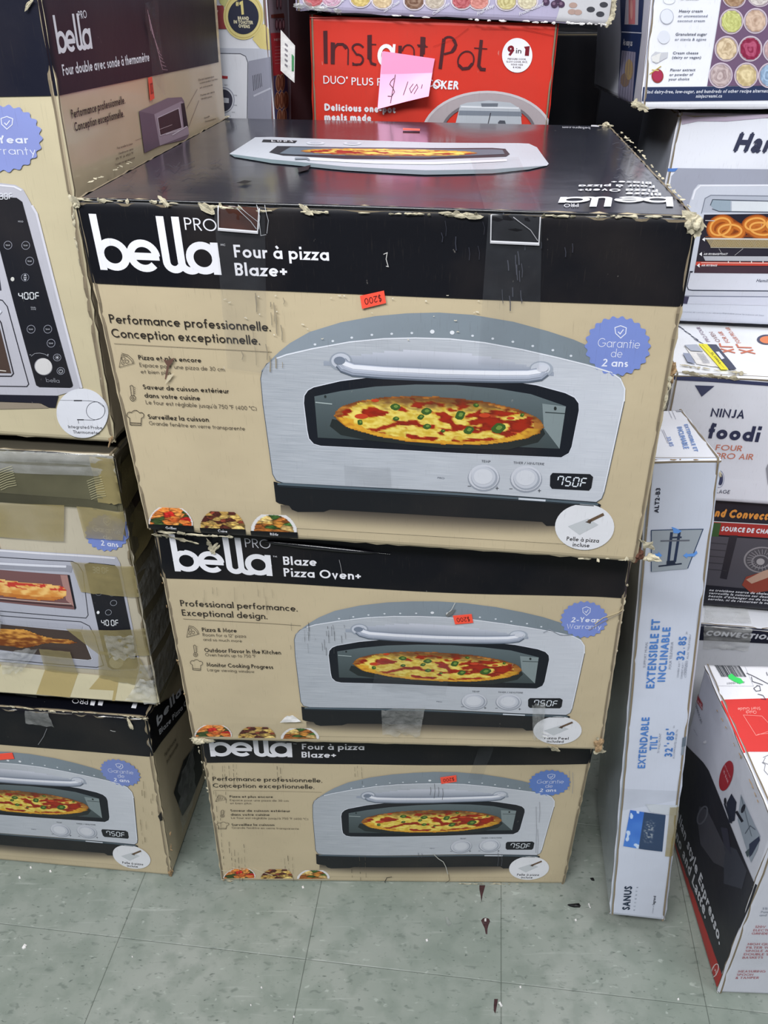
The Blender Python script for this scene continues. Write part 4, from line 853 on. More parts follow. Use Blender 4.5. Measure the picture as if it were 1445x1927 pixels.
A.poly([(-900, -20), (-20, 85), (840, 160), (905, 540), (555, 515), (0, 465), (-900, 400)], BAND, 1)
badge(A, (762, 690), 160, 132, [('Garantie', (660, 680), (862, 700), 42, .08), ('de', (735, 735), (800, 742), 38, .08), ('2 ans', (722, 780), (845, 790), 38, .17)], lay=2, icon=(0, -80, 30))
A.part = 'printed_oven_picture'
A.poly([(-900, 700), (0, 790), (830, 858), (855, 900), (1010, 1660), (700, 1640), (0, 1590), (-900, 1500)], (176, 178, 190), 2); A.line([(-300, 770), (0, 800), (820, 868)], 12, (222, 222, 230), 3)
A.line([(-300, 820), (0, 845), (520, 885), (560, 905), (595, 960), (640, 1255), (625, 1275), (0, 1218)], 5, (34, 36, 46), 3); A.line([(0, 1250), (590, 1300), (650, 1330), (690, 1400), (750, 1610), (700, 1625), (0, 1570)], 5, (40, 42, 52), 3)
A.poly([(-300, 905), (0, 932), (490, 975), (548, 1200), (540, 1215), (0, 1155), (-300, 1125)], (118, 84, 84), 3); A.poly([(490, 975), (505, 978), (556, 1205), (545, 1218)], (30, 30, 38), 4); A.poly([(440, 975), (488, 978), (540, 1195), (485, 1150)], (168, 128, 122), 4)
A.line([(-300, 880), (0, 900), (480, 930), (520, 940)], 44, (150, 152, 164), 4); A.line([(-300, 868), (0, 888), (480, 918)], 16, (216, 218, 228), 5)
A.poly([(-300, 1290), (0, 1310), (590, 1370), (665, 1560), (655, 1575), (0, 1500), (-300, 1470)], (70, 58, 54), 3); A.line([(600, 1372), (672, 1565), (640, 1572), (0, 1512)], 6, (200, 202, 212), 4); A.line([(-300, 1270), (0, 1290), (560, 1335), (600, 1345)], 30, (170, 172, 184), 4)
A.line([(0, 1140), (530, 1190)], 5, (34, 30, 34), 5); A.line([(0, 1128), (520, 1176)], 4, (214, 200, 190), 5)
A.poly([(605, 908), (640, 895), (820, 915), (845, 945), (990, 1620), (975, 1645), (810, 1640), (780, 1620)], (24, 26, 34), 4)
def bread(a, b):
    x = a*2-1; y = (b*2-1); w_ = .62+.2*x; yy = y-.12*math.sin(x*3)
    if abs(yy) > .8*math.sqrt(max(0, 1-max(0, x)**8)) : return None
    n = fbm(a*12, b*5, 3); c = mixc((214, 142, 66), (240, 196, 120), sm(-.5, .5, n-yy*.5))
    if yy < -.15 and fbm(a*9, b*6, 8) > .15: c = (196, 60, 50)
    if yy > .4: c = mixc(c, (176, 98, 40), .6)
    return c
A.raster([(-300, 960), (495, 1020), (495, 1170), (-300, 1110)], 80, 24, bread, 5)
def chick(a, b):
    r_ = math.hypot((a-.5)*2, (b*2-1)/(1-.62*sm(.55, .8, a)+.15*sm(.86, .94, a)))
    if r_ > 1+.1*nz(a*6, b*4, 3): return None
    return mixc((120, 62, 24), (226, 164, 76), sm(-.6, .6, fbm(a*14, b*7, 6)+.4-b))
A.raster([(-300, 1320), (565, 1370), (565, 1510), (-300, 1450)], 80, 26, chick, 5)
seg7(A, '38 0F', (665, 965), (780, 972), 40, (190, 200, 196), 5); seg7(A, '40 0F', (737, 1325), (855, 1331), 38, (238, 242, 246), 5)
A.ell((710, 1237), 10, 11, (230, 232, 236), 5, 16); A.ring((782, 1238), 21, 18, 3, (150, 154, 164), 5); A.ring((816, 1175), 22, 18, 3, (150, 154, 164), 5); A.ring((710, 1105), 22, 16, 3, (110, 114, 120), 5, a0=180); A.ring((805, 1112), 22, 16, 3, (110, 114, 120), 5, a0=180)
A.ell((840, 1585), 50, 46, (196, 192, 168), 6); A.ring((790, 1420), 24, 20, 3, (120, 122, 120), 5)
A.part = 'exposed_inner_card'; A.poly([(-900, 1480), (0, 1612), (700, 1680), (1010, 1722), (1100, 1760), (1150, 1900), (0, 1815), (-900, 1700)], (226, 216, 182), 6)
for p in ([(335, 1640), (570, 1665), (500, 1855), (262, 1830)], [(730, 1680), (860, 1700), (820, 1880), (800, 1880), (815, 1800), (640, 1790)], [(-60, 1600), (20, 1610), (-20, 1700), (-90, 1690)]): A.poly(p, (196, 176, 122), 7)
A.build(L2['front'])
A.k = K['c3']
def tp(pts, name='tape_strip', mat='tan_tape', h=.0034, seed=1, rag=.03, f=FT, kk='c3', nx=12, ny=14, wr=.0006, parent=None, label=None):
    B = Art(f); B.k = K[kk] if kk else (0, 0, 1); return strip(name, f, [B.P(p) for p in pts], mat, parent, h, nx, ny, wr, seed, rag, label)
t2 = L2['t']
tp([(-700, 60), (830, 150), (905, 545), (-700, 400)], parent=t2, h=.003, seed=1, rag=0, mat='thin_tan_tape'); tp([(-700, 60), (830, 150), (890, 478), (-700, 320)], parent=t2, h=.0038, seed=9, rag=0, mat='thin_tan_tape'); strip('tape_strip', FT, [(0, 1), (1, 1), (1, .93), (0, .93)], 'plastic_wrap', t2, .0044, 24, 6, .003, 99); tp([(-700, 420), (460, 490), (462, 740), (-700, 640)], parent=t2, h=.0036, seed=2, rag=.06)
tp([(545, 500), (905, 540), (880, 735), (608, 722)], parent=t2, h=.0036, seed=3); tp([(510, 880), (1090, 940), (1110, 1160), (590, 1090)], parent=t2, h=.0032, seed=4)
tp([(490, 1340), (1150, 1370), (1180, 1570), (720, 1520)], parent=t2, h=.0036, seed=5); tp([(300, 1480), (520, 1500), (570, 1665), (340, 1640)], parent=t2, h=.004, seed=6)
tp([(720, 1490), (1000, 1560), (1110, 1780), (720, 1690)], parent=t2, h=.0042, seed=7); tp([(690, 1130), (1240, 1280), (1250, 1860), (700, 1700)][:0] or [(640, 140), (845, 160), (900, 480), (700, 470)], parent=t2, h=.0042, seed=8)
for j, pts in enumerate(([(-40, 1180), (30, 1190), (40, 1340), (-40, 1330)], [(20, 1500), (300, 1470), (180, 1640), (40, 1670)], [(1010, 1600), (1140, 1640), (1180, 1850), (960, 1800)], [(760, 1380), (960, 1400), (980, 1560), (800, 1540)])):
    tp(pts, 'crumpled_tape', 'crumpled_tape', .006, 30+j, .2, parent=t2, wr=.007)
B = Art(FT); B.k = K['c3']; B.part = 'tape_creases'; B.mat = 'plain_print'
rnd = random.Random(4)
for cx, cy in ((90, 270), (720, 350)):
    for i in range(9):
        y = cy-60+i*16; x = cx-100+i*4; B.line([(x, y+30), (x+50, y+8), (x+110, y-6+rnd.uniform(-6, 6))], 2.5, (206, 200, 160), 26)
B.build(L2['front'])
tp([(1010, 1700), (1150, 1740), (1185, 1890), (900, 1860)], 'crumpled_tape', 'plastic_wrap', .007, 37, .2, parent=t2, wr=.006)
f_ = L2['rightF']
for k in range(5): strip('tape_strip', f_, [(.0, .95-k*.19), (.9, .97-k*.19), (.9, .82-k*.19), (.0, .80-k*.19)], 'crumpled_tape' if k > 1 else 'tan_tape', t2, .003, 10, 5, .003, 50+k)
_l = ext((76, 0), (216, 834), (-.328, .902, .832), -.135, 0, .55); _k = .62/(_l[1]-_l[2]).length; L1Q = [_l[3]+(_l[0]-_l[3])*_k, _l[2]+(_l[1]-_l[2])*_k, _l[2], _l[3]]
L1 = carton('double_oven_carton', 'tall double oven carton at top left, with probe roundel and oven control panel', L1Q, (-.328, .902, .832), -.135, 0, .54,
            {'front': (203, 192, 160), 'right': (203, 186, 156), 'top': BAND}, amp=.0018, seed=31, mat={'front': 'coated_card', 'right': 'gloss_card', 'top': 'coated_card'})
A = Art(L1['frontF']); A.k = K['c1']; A.part = 'printed_header_band'; A.poly([(-900, 600), (0, 597), (352, 591), (100, -700), (-900, -700)], (20, 22, 38), 1)
A.k = K['c1']; badge(A, (25, 855), 243, 212, [('2-Year', (-85, 885), (180, 885), 50, .17), ('Warranty', (-130, 950), (228, 957), 50, .08)], lay=2, col=(140, 152, 212), icon=(22, -98, 40))
A.k = K['c2']; A.part = 'printed_oven_picture'
sil = [(-900, -260), (0, -242), (130, -225), (190, -190), (225, -130), (300, 10), (655, 1400), (640, 1420), (470, 1470), (0, 1462), (-900, 1440)]
A.poly(sil, (188, 188, 198), 2); A.line([(262, -60), (300, 5), (662, 1410)], 18, (214, 214, 224), 3)
A.line([(-300, -238), (0, -222), (120, -210), (180, -180)], 14, (226, 226, 234), 3)
A.poly([(-300, -145), (0, -128), (140, -122), (185, -90), (595, 1385), (588, 1400), (570, 1406), (325, 1400), (300, 1385), (-20, 200), (-300, 190)], (27, 28, 35), 4)
A.line([(-20, 690), (30, 700), (70, 750), (240, 1375), (225, 1395), (-200, 1390)], 7, (30, 32, 42), 4); A.line([(-20, 820), (20, 880), (118, 1290), (100, 1312), (-200, 1310)], 9, (34, 34, 44), 4)
A.poly([(-200, 800), (0, 880), (100, 1288), (-200, 1284)], (74, 58, 52), 4); A.line([(-20, 1262), (60, 1270)], 7, (220, 214, 206), 5)
A.line([(-60, 760), (0, 770), (18, 790), (0, 812)], 16, (214, 216, 226), 6); A.line([(-10, 780), (8, 790)], 8, (60, 60, 70), 7)
A.poly([(-200, 500), (0, 470), (22, 620), (-200, 640)], (60, 62, 74), 4)
A.poly([(-900, 1445), (0, 1462), (478, 1470), (452, 1568), (400, 1566), (330, 1530), (0, 1518), (-900, 1500)], (26, 28, 42), 3); A.poly([(-900, 1520), (0, 1522), (320, 1532), (400, 1570), (0, 1580), (-900, 1580)], (150, 138, 122), 2)
seg7(A, '80F', (4, -115+4), (110, -112), 46, (232, 236, 242), 5); seg7(A, '400F', (165, 690), (330, 690), 52, (236, 240, 244), 5)
for x, y in ((73, 258), (216, 260), (249, 386), (262, 932), (396, 932), (422, 1045)):
    A.ring((x, y), 32, 32, 4, (150, 152, 164), 5); A.txt('TEMP', (x-18, y+6), (x+18, y+7), 11, (200, 202, 210), 5)
A.ring((213, 516), 30, 30, 3, (150, 152, 164), 5); A.poly([(200, 505), (213, 490), (226, 505)], (190, 192, 200), 5); A.poly([(200, 528), (213, 543), (226, 528)], (190, 192, 200), 5); A.line([(200, 514), (226, 514)], 3, (190, 192, 200), 5); A.line([(200, 520), (226, 520)], 3, (190, 192, 200), 5)
A.ell((112, 530), 15, 17, (206, 206, 200), 5, 18); A.txt('HOLD', (155, 74), (196, 75), 13, (190, 192, 200), 5); A.txt('DUAL', (262, 762), (302, 763), 11, (190, 192, 200), 5); A.txt('ZONE', (262, 776), (302, 777), 9, (190, 192, 200), 5)
A.ring((471, 1160), 30, 28, 4, (150, 152, 164), 5); A.ell((471, 1160), 8, 8, (200, 202, 210), 5, 10)
for k in range(8): a = k*math.pi/4; A.line([(471+12*math.cos(a), 1160+12*math.sin(a)), (471+19*math.cos(a), 1160+19*math.sin(a))], 3, (200, 202, 210), 5)
A.ring((499, 1269), 30, 28, 4, (150, 152, 164), 5); A.ring((499, 1271), 15, 15, 4, (200, 202, 210), 5, a0=120, a1=420); A.line([(499, 1252), (499, 1270)], 4, (200, 202, 210), 5)
A.ell((360, 1234), 74, 68, (150, 150, 158), 5, 28, -30); A.ell((362, 1232), 68, 66, (214, 212, 212), 6, 28, -30)
A.line([(262, 1150), (290, 1128), (330, 1124), (370, 1132), (400, 1150)], 3, (170, 172, 180), 5); A.line([(248, 1138), (262, 1138)], 3, (190, 192, 200), 5); A.line([(390, 1138), (404, 1138)], 3, (190, 192, 200), 5); A.line([(397, 1131), (397, 1145)], 3, (190, 192, 200), 5)
A.txt('bella', (384, 1358), (490, 1364), 34, (150, 152, 160), 5, wt=.08)
A.part = 'accessory_roundel'; A.ell((668, 1612), 206, 200, (226, 228, 236), 6, 44, -18)
A.ring((776, 1592), 74, 72, 3.5, (70, 74, 84), 7); A.line([(487, 1504), (600, 1507)], 3, (120, 122, 130), 7); A.line([(602, 1508), (668, 1509)], 9, (40, 42, 50), 7); A.line([(668, 1509), (730, 1512), (790, 1520), (840, 1560)], 3.5, (70, 74, 84), 7)
A.line([(628, 1663), (682, 1664)], 8, (40, 42, 50), 7); A.line([(635, 1660), (640, 1695)], 3.5, (70, 74, 84), 7); A.line([(682, 1664), (760, 1668), (810, 1655)], 3.5, (70, 74, 84), 7)
A.txt('Integrated Probe', (558, 1732), (831, 1742), 26, (60, 62, 70), 7, wt=.13); A.txt('Thermometer', (598, 1775), (808, 1782), 26, (60, 62, 70), 7, wt=.13)
A.build(L1['front'])
A = Art(L1['rightF']); A.k = K['c1']; A.part = 'printed_header_band'; A.poly([(355, 592), (1348, 384), (1290, -400), (60, -600)], (30, 22, 34), 1)  # side band's colour holds a red tint for the reflected cooker carton
A.part = 'printed_lettering'; put_logo(A, (357, 333), (566, 300), 138); A.txt('PRO', (480, 118), (530, 110), 50, WHT, 2, wt=.14)
A.txt('Four double avec sonde à thermomètre', (386, 468), (918, 378), 70, WHT, 2, wt=.17)
A.txt('Performance professionnelle.', (440, 733), (770, 640), 56, (52, 38, 36), 2, wt=.16); A.txt('Conception exceptionnelle.', (460, 812), (764, 722), 56, (52, 38, 36), 2, wt=.16)
for t, a, b, h in (('Pour surveiller la cuisson', (724, 922), (818, 893), 14), ('Fenêtre en verre', (735, 955), (822, 925), 13), ('75 °F à 450 °F', (715, 990), (824, 950), 13), ('Voyez ce qui se passe', (712, 1024), (832, 978), 14),
                   ('Écran numérique', (1224, 500), (1318, 478), 13), ('commandes tactiles', (1230, 520), (1342, 492), 11), ('et minuterie', (1232, 548), (1310, 528), 11), ('Portes en verre', (1236, 596), (1322, 572), 13), ('double paroi', (1240, 616), (1305, 600), 11), ('Sonde', (1258, 735), (1292, 722), 11), ('thermomètre', (1262, 756), (1330, 738), 10)): A.txt(t, a, b, h, (70, 54, 48), 2, wt=.13)
A.part = 'printed_oven_picture'
A.poly([(855, 688), (1035, 605), (1120, 600), (1135, 625), (1165, 830), (1150, 860), (985, 900), (890, 945)], (132, 112, 124), 2); A.poly([(855, 688), (950, 706), (985, 900), (890, 945)], (112, 94, 108), 3)
A.poly([(950, 706), (1118, 625), (1135, 640), (1165, 830), (985, 900)], (166, 148, 160), 3); A.poly([(968, 728), (1100, 668), (1120, 790), (985, 838)], (66, 48, 54), 4); A.line([(968, 728), (1100, 668), (1120, 790), (985, 838)], 5, (206, 190, 200), 5, True)
A.poly([(1114, 640), (1135, 636), (1158, 780), (1132, 790)], (40, 32, 42), 4); A.line([(1060, 835), (1150, 780)], 6, (214, 204, 212), 5); A.line([(980, 800), (1060, 770)], 3, (190, 170, 172), 5); A.line([(1020, 830), (1120, 800)], 4, (214, 204, 212), 5)
A.line([(835, 868), (960, 822)], 2, (110, 88, 78), 2); A.line([(1215, 550), (1150, 670)], 2, (110, 88, 78), 2); A.line([(1225, 620), (1160, 790)], 2, (110, 88, 78), 2)
A.build(L1['right']); sticker(L1['rightF'], L1['t'], [(905/3.284, 480/3.284), (928/3.284, 474/3.284), (945/3.284, 608/3.284), (920/3.284, 622/3.284)], (240, 84, 62), '$300', label='narrow orange price sticker')
tp([(870, 20), (955, 0), (1010, 600), (930, 480)], f=L1['rightF'], kk='c1', mat='clear_tape', h=.003, parent=L1['t'], seed=41, wr=.0025)
A = Art(L1['rightF']); A.k = K['c1']; A.part = 'tape_creases'; A.mat = 'plain_print'
for i in range(12): x = 880+i*8; A.line([(x, 60+i*30), (x+12, 120+i*28), (x+22+i*2, 190+i*22)], 2.5, (170, 140, 150), 26)
A.build(L1['right'])
# =============== things behind and to the right
pl = mesh_obj('trim_1', [(x, y, z) for z in (0, .80) for x, y in ((-.75, 1.46), (.36, 1.46), (.36, 2.1), (-.75, 2.1))], [(3, 2, 1, 0), (4, 5, 6, 7), (0, 1, 5, 4), (1, 2, 6, 5), (2, 3, 7, 6), (3, 0, 4, 7)], 'dark_wall'); pl['kind'] = 'structure'
def drop(q, z):
    for i in (2, 3): q[i] = Vector((q[i].x, q[i].y, z))
    return q
WH = (228, 230, 238); RED = (206, 54, 40)
# red cooker carton
P_ = (-.11, 1.47, 1.11); qq, U_, V_, B_ = plane_quad([(582, 28), (1052, 45), (1027, 230), (584, 225)], P_, -.03, 0)
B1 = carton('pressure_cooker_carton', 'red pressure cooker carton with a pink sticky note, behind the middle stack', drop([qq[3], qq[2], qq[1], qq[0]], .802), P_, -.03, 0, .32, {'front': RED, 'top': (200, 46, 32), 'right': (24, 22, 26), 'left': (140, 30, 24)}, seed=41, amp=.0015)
A = Art(B1['frontF']); A.k = K['c5']; A.part = 'printed_lettering'; DK = (74, 30, 36)
def hand(pts, w, c=DK, lay=2): A.line(pts, w, c, lay)
A.polys([[A.P(p) for p in q] for q in ([(752, 210), (780, 208), (782, 432), (757, 430)], [(803, 286), (832, 290), (830, 436), (803, 434)], [(1052, 238), (1082, 236), (1082, 405), (1052, 400)])], DK, 2)
hand([(818, 330)]+arc(875, 345, 48, -48, 175, 10, 8)+[(920, 440)], 9); hand([(828, 320), (850, 300), (885, 300), (908, 330)], 17)
hand([(1025, 322)]+arc(985, 325, 34, -26, 30, 200, 7)+arc(985, 405, 38, -36, 100, -60, 7)[0:]+[(950, 438)], 13); hand([(950, 425), (975, 442), (1005, 436), (1022, 410)], 9)
hand([(1058, 300), (1112, 302)], 8); hand([(1067, 395), (1080, 430), (1112, 440)], 17)
A.ring((1180, 378), 46, 66, 26, WHT, 3); hand([(1235, 300), (1228, 400), (1240, 450)], 18, WHT, 3)
hand([(1275, 310), (1270, 440)], 24); hand([(1285, 340)]+arc(1330, 350, 40, -46, 170, 10, 7)+[(1370, 440)], 9); hand([(1425, 250), (1420, 400), (1432, 436), (1450, 440)], 24); hand([(1390, 305), (1450, 307)], 8)
A.k = K['c6']; hand([(60, 240), (55, 350)], 22); hand([(22, 300), (85, 302)], 7)
hand([(190, 250), (165, 445)], 22); hand([(185, 262)]+arc(222, 290, 46, -52, 120, -60, 10)+[(190, 350)], 13); hand([(250, 255), (268, 290), (240, 335)], 17)
A.ring((332, 390), 50, 60, 10, DK, 2, rot=-25); hand([(285, 420), (310, 445), (350, 440), (375, 410)], 19); hand([(432, 258), (415, 425), (430, 448), (460, 450)], 21); hand([(385, 310), (470, 316)], 7)
A.txt('OKER', (112, 573), (285, 577), 50, WHT, 2, font='bold', wt=.12, slant=.1)
A.k = K['c5']; A.txt('DUO', (754, 568), (902, 572), 54, WHT, 2, wt=.12); A.ell((913, 528), 6, 9, WHT, 2, 10); A.txt('PLUS PRESSURE CO', (945, 578), (1560, 592), 52, WHT, 2, wt=.13)
A.txt('Delicious one-pot', (757, 748), (1245, 765), 42, WHT, 2, wt=.2, font='bold'); A.txt('meals made', (757, 815), (1080, 822), 42, WHT, 2, font='bold', wt=.2); A.txt('simple and easy', (757, 880), (1180, 890), 42, WHT, 2, font='bold', wt=.2)
A.k = K['c6']; A.part = 'printed_roundel'; A.ell((664, 358), 98, 112, WHT, 3, 44)
A.txt('9', (598, 358), (640, 358), 64, (120, 24, 40), 4, wt=.24); A.txt('in', (655, 345), (690, 346), 34, (60, 40, 44), 4, wt=.14); A.txt('1', (702, 360), (735, 362), 62, (120, 24, 40), 4, wt=.24)
for i, t in enumerate(('PRESSURE COOK,', 'SLOW COOK, RICE,', 'SOUS VIDE', '& MORE')): w_ = len(t)*4.3; A.txt(t, (662-w_, 386+i*18), (662+w_, 389+i*18), 11, (70, 40, 50), 4, wt=.16)
A.part = 'printed_cooker_picture'
o_ = arc(470, 880, 420, -285, 180, 0, 26); i_ = arc(478, 860, 300, -200, 0, 180, 22)
A.poly([(p[0], p[1]) for p in o_]+i_, (168, 158, 162), 2); A.line(o_, 16, (196, 190, 194), 3); A.line(i_, 18, (110, 104, 110), 3)
A.poly([(295, 680), (340, 664), (480, 650), (620, 664), (685, 705), (700, 900), (240, 900)], (176, 182, 190), 4); A.poly([(290, 715), (690, 722), (694, 752), (284, 745)], (120, 128, 140), 5); A.line([(300, 690), (675, 700)], 12, (214, 218, 224), 5)
A.poly([(430, 668), (540, 668), (536, 690), (434, 690)], (104, 110, 120), 6); A.line([(492, 730), (476, 800)], 5, (40, 38, 46), 6); A.poly([(540, 790), (552, 778), (584, 780), (590, 800), (590, 830), (540, 830)], (74, 78, 88), 6)
A.part = 'scuff_marks'; A.line([(430, 185), (700, 190), (800, 210), (900, 232)], 2.5, (130, 24, 20), 8); A.line([(350, 180), (260, 250), (120, 300)], 2, (150, 30, 24), 8)
A.k = K['c5']; A.line([(655, 118), (900, 122), (1440, 132)], 7, (244, 120, 110), 8); A.build(B1['front'])
sticker(B1['frontF'], B1['t'], [(721, 96), (818, 110), (805, 176), (711, 203)], (252, 158, 200), None, name='sticky_note', h=.004)
nf = B1['frontF']; A = Art(nf); V, F, C = [], [], []
q4 = [A.P(p) for p in ((719, 97), (818, 111), (806, 178), (711, 203))]
n_ = B1['t'].children[-1]; bpy.data.objects.remove(n_)
def note_pt(x, y, e=0):
    tl, tr, br, bl = q4; u = (tl[0]*(1-x)+tr[0]*x)*(1-y)+(bl[0]*(1-x)+br[0]*x)*y; v = (tl[1]*(1-x)+tr[1]*x)*(1-y)+(bl[1]*(1-x)+br[1]*x)*y
    return nf.at(u, v, .003+e+.022*max(0, y-.25)**1.6+.016*max(0, (x-.55))*max(0, y-.4)*2)
N_ = 12; U2 = []
for e in (0, -.0006):
    for j in range(N_+1):
        for i in range(N_+1): V.append(note_pt(i/N_, j/N_, e)); U2.append((i/N_, j/N_))
m_ = (N_+1)**2
for j in range(N_):
    for i in range(N_): a = j*(N_+1)+i; F += [(a, a+N_+1, a+N_+2, a+1), (m_+a, m_+a+1, m_+a+N_+2, m_+a+N_+1)]
note = mesh_obj('sticky_note', V, F, 'plain_print', B1['t'], [lin((255, 178, 216))]*len(V), True, U2, 'pink sticky note')
V, F = [], []
for st in ([(.27, .47), (.22, .52), (.2, .58), (.27, .66), (.31, .74), (.26, .82), (.18, .80)], [(.29, .40), (.25, .95)], [(.55, .56), (.49, .84)], [(.66, .62), (.60, .72), (.64, .82), (.69, .72), (.73, .64), (.76, .72), (.70, .86)], [(.84, .66), (.83, .76)]):
    for q in strokes_to_quads(st, .012): b0 = len(V); V += [note_pt(p[0], p[1], .0008) for p in q]; F.append(tuple(range(b0, b0+4)))
mesh_obj('handwriting', V, F, 'ink_black', note)
# ice cream maker carton above it
P_ = (-.13, 1.455, 1.266); qq, U_, V_, B_ = plane_quad([(545, -60), (1165, -60), (1150, 47), (557, 20)], P_, -.02, 0); h_ = Vector((0, 0, .2))
B2 = carton('ice_cream_maker_carton', 'ice cream maker carton with lavender front and dessert tubs, on the red cooker carton', [qq[0]+h_+V_*.14, qq[1]+h_+V_*.14, qq[1], qq[0]], P_, -.02, 0, .3, {'front': (176, 170, 196), 'right': (190, 188, 200), 'left': (40, 38, 52)}, seed=45, amp=.0015)
A = Art(B2['frontF']); A.k = K['e8']; A.part = 'printed_dessert_tubs'
def tub(x, y, rx, ry, c, seed, lay=3, rim=(226, 218, 226), rot=0):
    A.ell((x, y), rx*1.12, ry*1.12, rim, lay, 30, rot); A.ell((x, y), rx*1.02, ry*1.02, mixc(rim, (90, 70, 80), .35), lay+1, 30, rot)
    A.raster([(x-rx, y-ry), (x+rx, y-ry), (x+rx, y+ry), (x-rx, y+ry)], 26, 26, lambda a, b: None if math.hypot(a-.5, b-.5) > .5 else mixc(mixc(c, (40, 20, 16), .22), mixc(c, (255, 250, 240), .25), sm(-.5, .6, nz(math.hypot(a-.5, b-.5)*14+nz(a*4, b*4, seed)*2, seed, 1)+.5*nz(a*7, b*7, seed))), lay+2)
for x, y, c in ((112, -6, (190, 80, 90)), (190, -8, (210, 160, 190)), (312, -6, (222, 196, 110)), (405, 0, (222, 196, 150)), (540, 4, (120, 86, 66)), (628, 2, (200, 188, 170)), (742, 2, (190, 80, 90)), (815, 4, (226, 140, 130)), (932, 6, (206, 196, 130)), (1020, 4, (224, 216, 180))): tub(x, y, 42, 36, c, x)
for x, y in ((1100, 8), (1135, 18), (1165, 18), (1150, -6)): A.ell((x, y), 15, 15, (70, 50, 76), 4, 14); A.ell((x-2, y-3), 7, 7, (120, 96, 120), 5, 10)
A.part = 'printed_lettering'
for t, a, b in (('Frozen Yogurt', (165, 30), (262, -8)), ('Lite Ice Cream', (412, 52), (478, 12)), ('Creamiccino', (618, 65), (690, 20)), ('Fruit Whip', (806, 66), (880, 28)), ('Frozen Custard', (985, 66), (1088, 22))): A.txt(t, a, b, 14, WHT, 5, font='bold', wt=.08)
A.part = 'printed_pattern'; A.poly([(1150, 60), (1140, 90), (1420, 110), (1400, -10), (1170, -10)], (200, 200, 204), 1)
for x, y in ((1215, 22), (1235, 52), (1290, 40), (1330, 60), (1345, 20), (1210, 50)): A.ell((x, y), 18, 12, (60, 62, 70) if x > 1250 else (176, 150, 140), 3, 12)
A.build(B2['front'])
# toaster oven carton far left back
P_ = (-.172, 1.46, 1.11); _, U_, V_, B_ = plane_quad([(505, 0)]*4, P_, -.16, 0)
br_ = Vector((-.174, 1.46, .802))
B0 = carton('toaster_oven_carton', 'white toaster oven carton with gold and navy seal, behind the tall oven carton', [br_-U_*.30+Vector((0, 0, .6)), br_+Vector((0, 0, .6)), br_, br_-U_*.30], P_, -.16, 0, .34, {'front': WH, 'right': (140, 104, 112)}, seed=47, amp=.0012)
A = Art(B0['frontF']); A.k = K['e7']; A.part = 'printed_header_band'; A.poly([(-800, 60), (150, 75), (210, 395), (-800, 380)], (150, 66, 70), 1)
A.poly([(540, 530), (690, 320), (780, 400), (790, 680), (660, 670)], (222, 206, 136), 1); A.poly([(80, -60), (240, -60), (160, 100), (100, 40)], (196, 196, 130), 1)
A.part = 'round_seal'; A.ell((422, 215), 272, 325, (222, 208, 140), 2, 50); A.ring((422, 215), 245, 296, 10, (200, 180, 108), 3, 50); A.ell((422, 225), 208, 240, (40, 46, 66), 4, 44)
A.txt('#', (320, 82), (362, 84), 60, (226, 214, 150), 5, wt=.16); A.poly([(370, 30), (415, 5), (430, 195), (398, 200), (385, 60), (368, 70)], (228, 214, 140), 5)
A.txt('BRAND', (345, 266), (500, 270), 42, (232, 224, 190), 5, font='bold', wt=.16); A.txt('IN TOASTER', (290, 316), (555, 328), 42, (232, 224, 190), 5, font='bold', wt=.16); A.txt('OVENS', (357, 372), (512, 382), 42, (232, 224, 190), 5, font='bold', wt=.16)
A.part = 'printed_lettering'; A.txt('Y', (20, 245), (90, 248), 110, (226, 200, 200), 2, wt=.2)
A.part = 'printed_oven_picture'; A.poly([(-700, 640), (660, 660), (790, 690), (800, 1700), (-700, 1700)], (196, 200, 212), 1); A.poly([(-700, 720), (400, 735), (460, 775), (475, 840), (480, 1700), (-700, 1700)], (226, 228, 236), 2)
A.line([(-700, 710), (380, 730), (450, 765), (480, 850), (470, 1700)], 9, (60, 62, 78), 3); A.poly([(490, 830), (800, 770), (800, 1700), (478, 1700)], (150, 152, 168), 3)
for i in range(6): A.line([(548+i*22, 1025-i*6), (562+i*22, 1235-i*12)], 7, (50, 50, 62), 4)
A.line([(560, 1305), (790, 1200)], 24, (190, 192, 206), 4); A.poly([(112, 1025), (210, 1035), (208, 1070), (115, 1065)], (176, 62, 66), 4)
A.ell((150, 1360), 152, 178, (160, 162, 176), 3, 40); A.ell((150, 1362), 140, 165, (214, 216, 224), 4, 40); A.ell((150, 1364), 124, 150, (66, 66, 80), 5, 40); A.poly([(150, 1325), (225, 1335), (225, 1400), (150, 1395)], (206, 208, 216), 6)
for p in ((185, 1160), (315, 1300), (315, 1435), (285, 1530), (225, 1580)): A.txt('oo', (p[0]-20, p[1]), (p[0]+20, p[1]+4), 22, (120, 122, 134), 4)
A.build(B0['front'])
A = Art(B0['rightF']); A.k = K['e7']; A.part = 'printed_snack_pictures'
A.poly([(735, -200), (1010, -200), (1050, 1700), (850, 1700)], (150, 132, 142), 1); A.poly([(780, 450), (960, 440), (1000, 1000), (815, 1030)], (178, 52, 60), 3); A.poly([(785, 200), (955, 180), (965, 240), (790, 245)], (112, 52, 44), 3)
for x, y, rx, ry in ((905, 340, 26, 80), (860, 330, 20, 80), (950, 330, 20, 80), (870, 40, 16, 90), (915, 40, 16, 90)): A.ell((x, y), rx, ry, (110, 60, 74), 3, 18); A.ell((x, y), rx*.55, ry*.7, (190, 140, 150), 4, 14)
A.poly([(820, 1035), (1000, 1010), (1030, 1700), (850, 1700)], (74, 70, 110), 2)
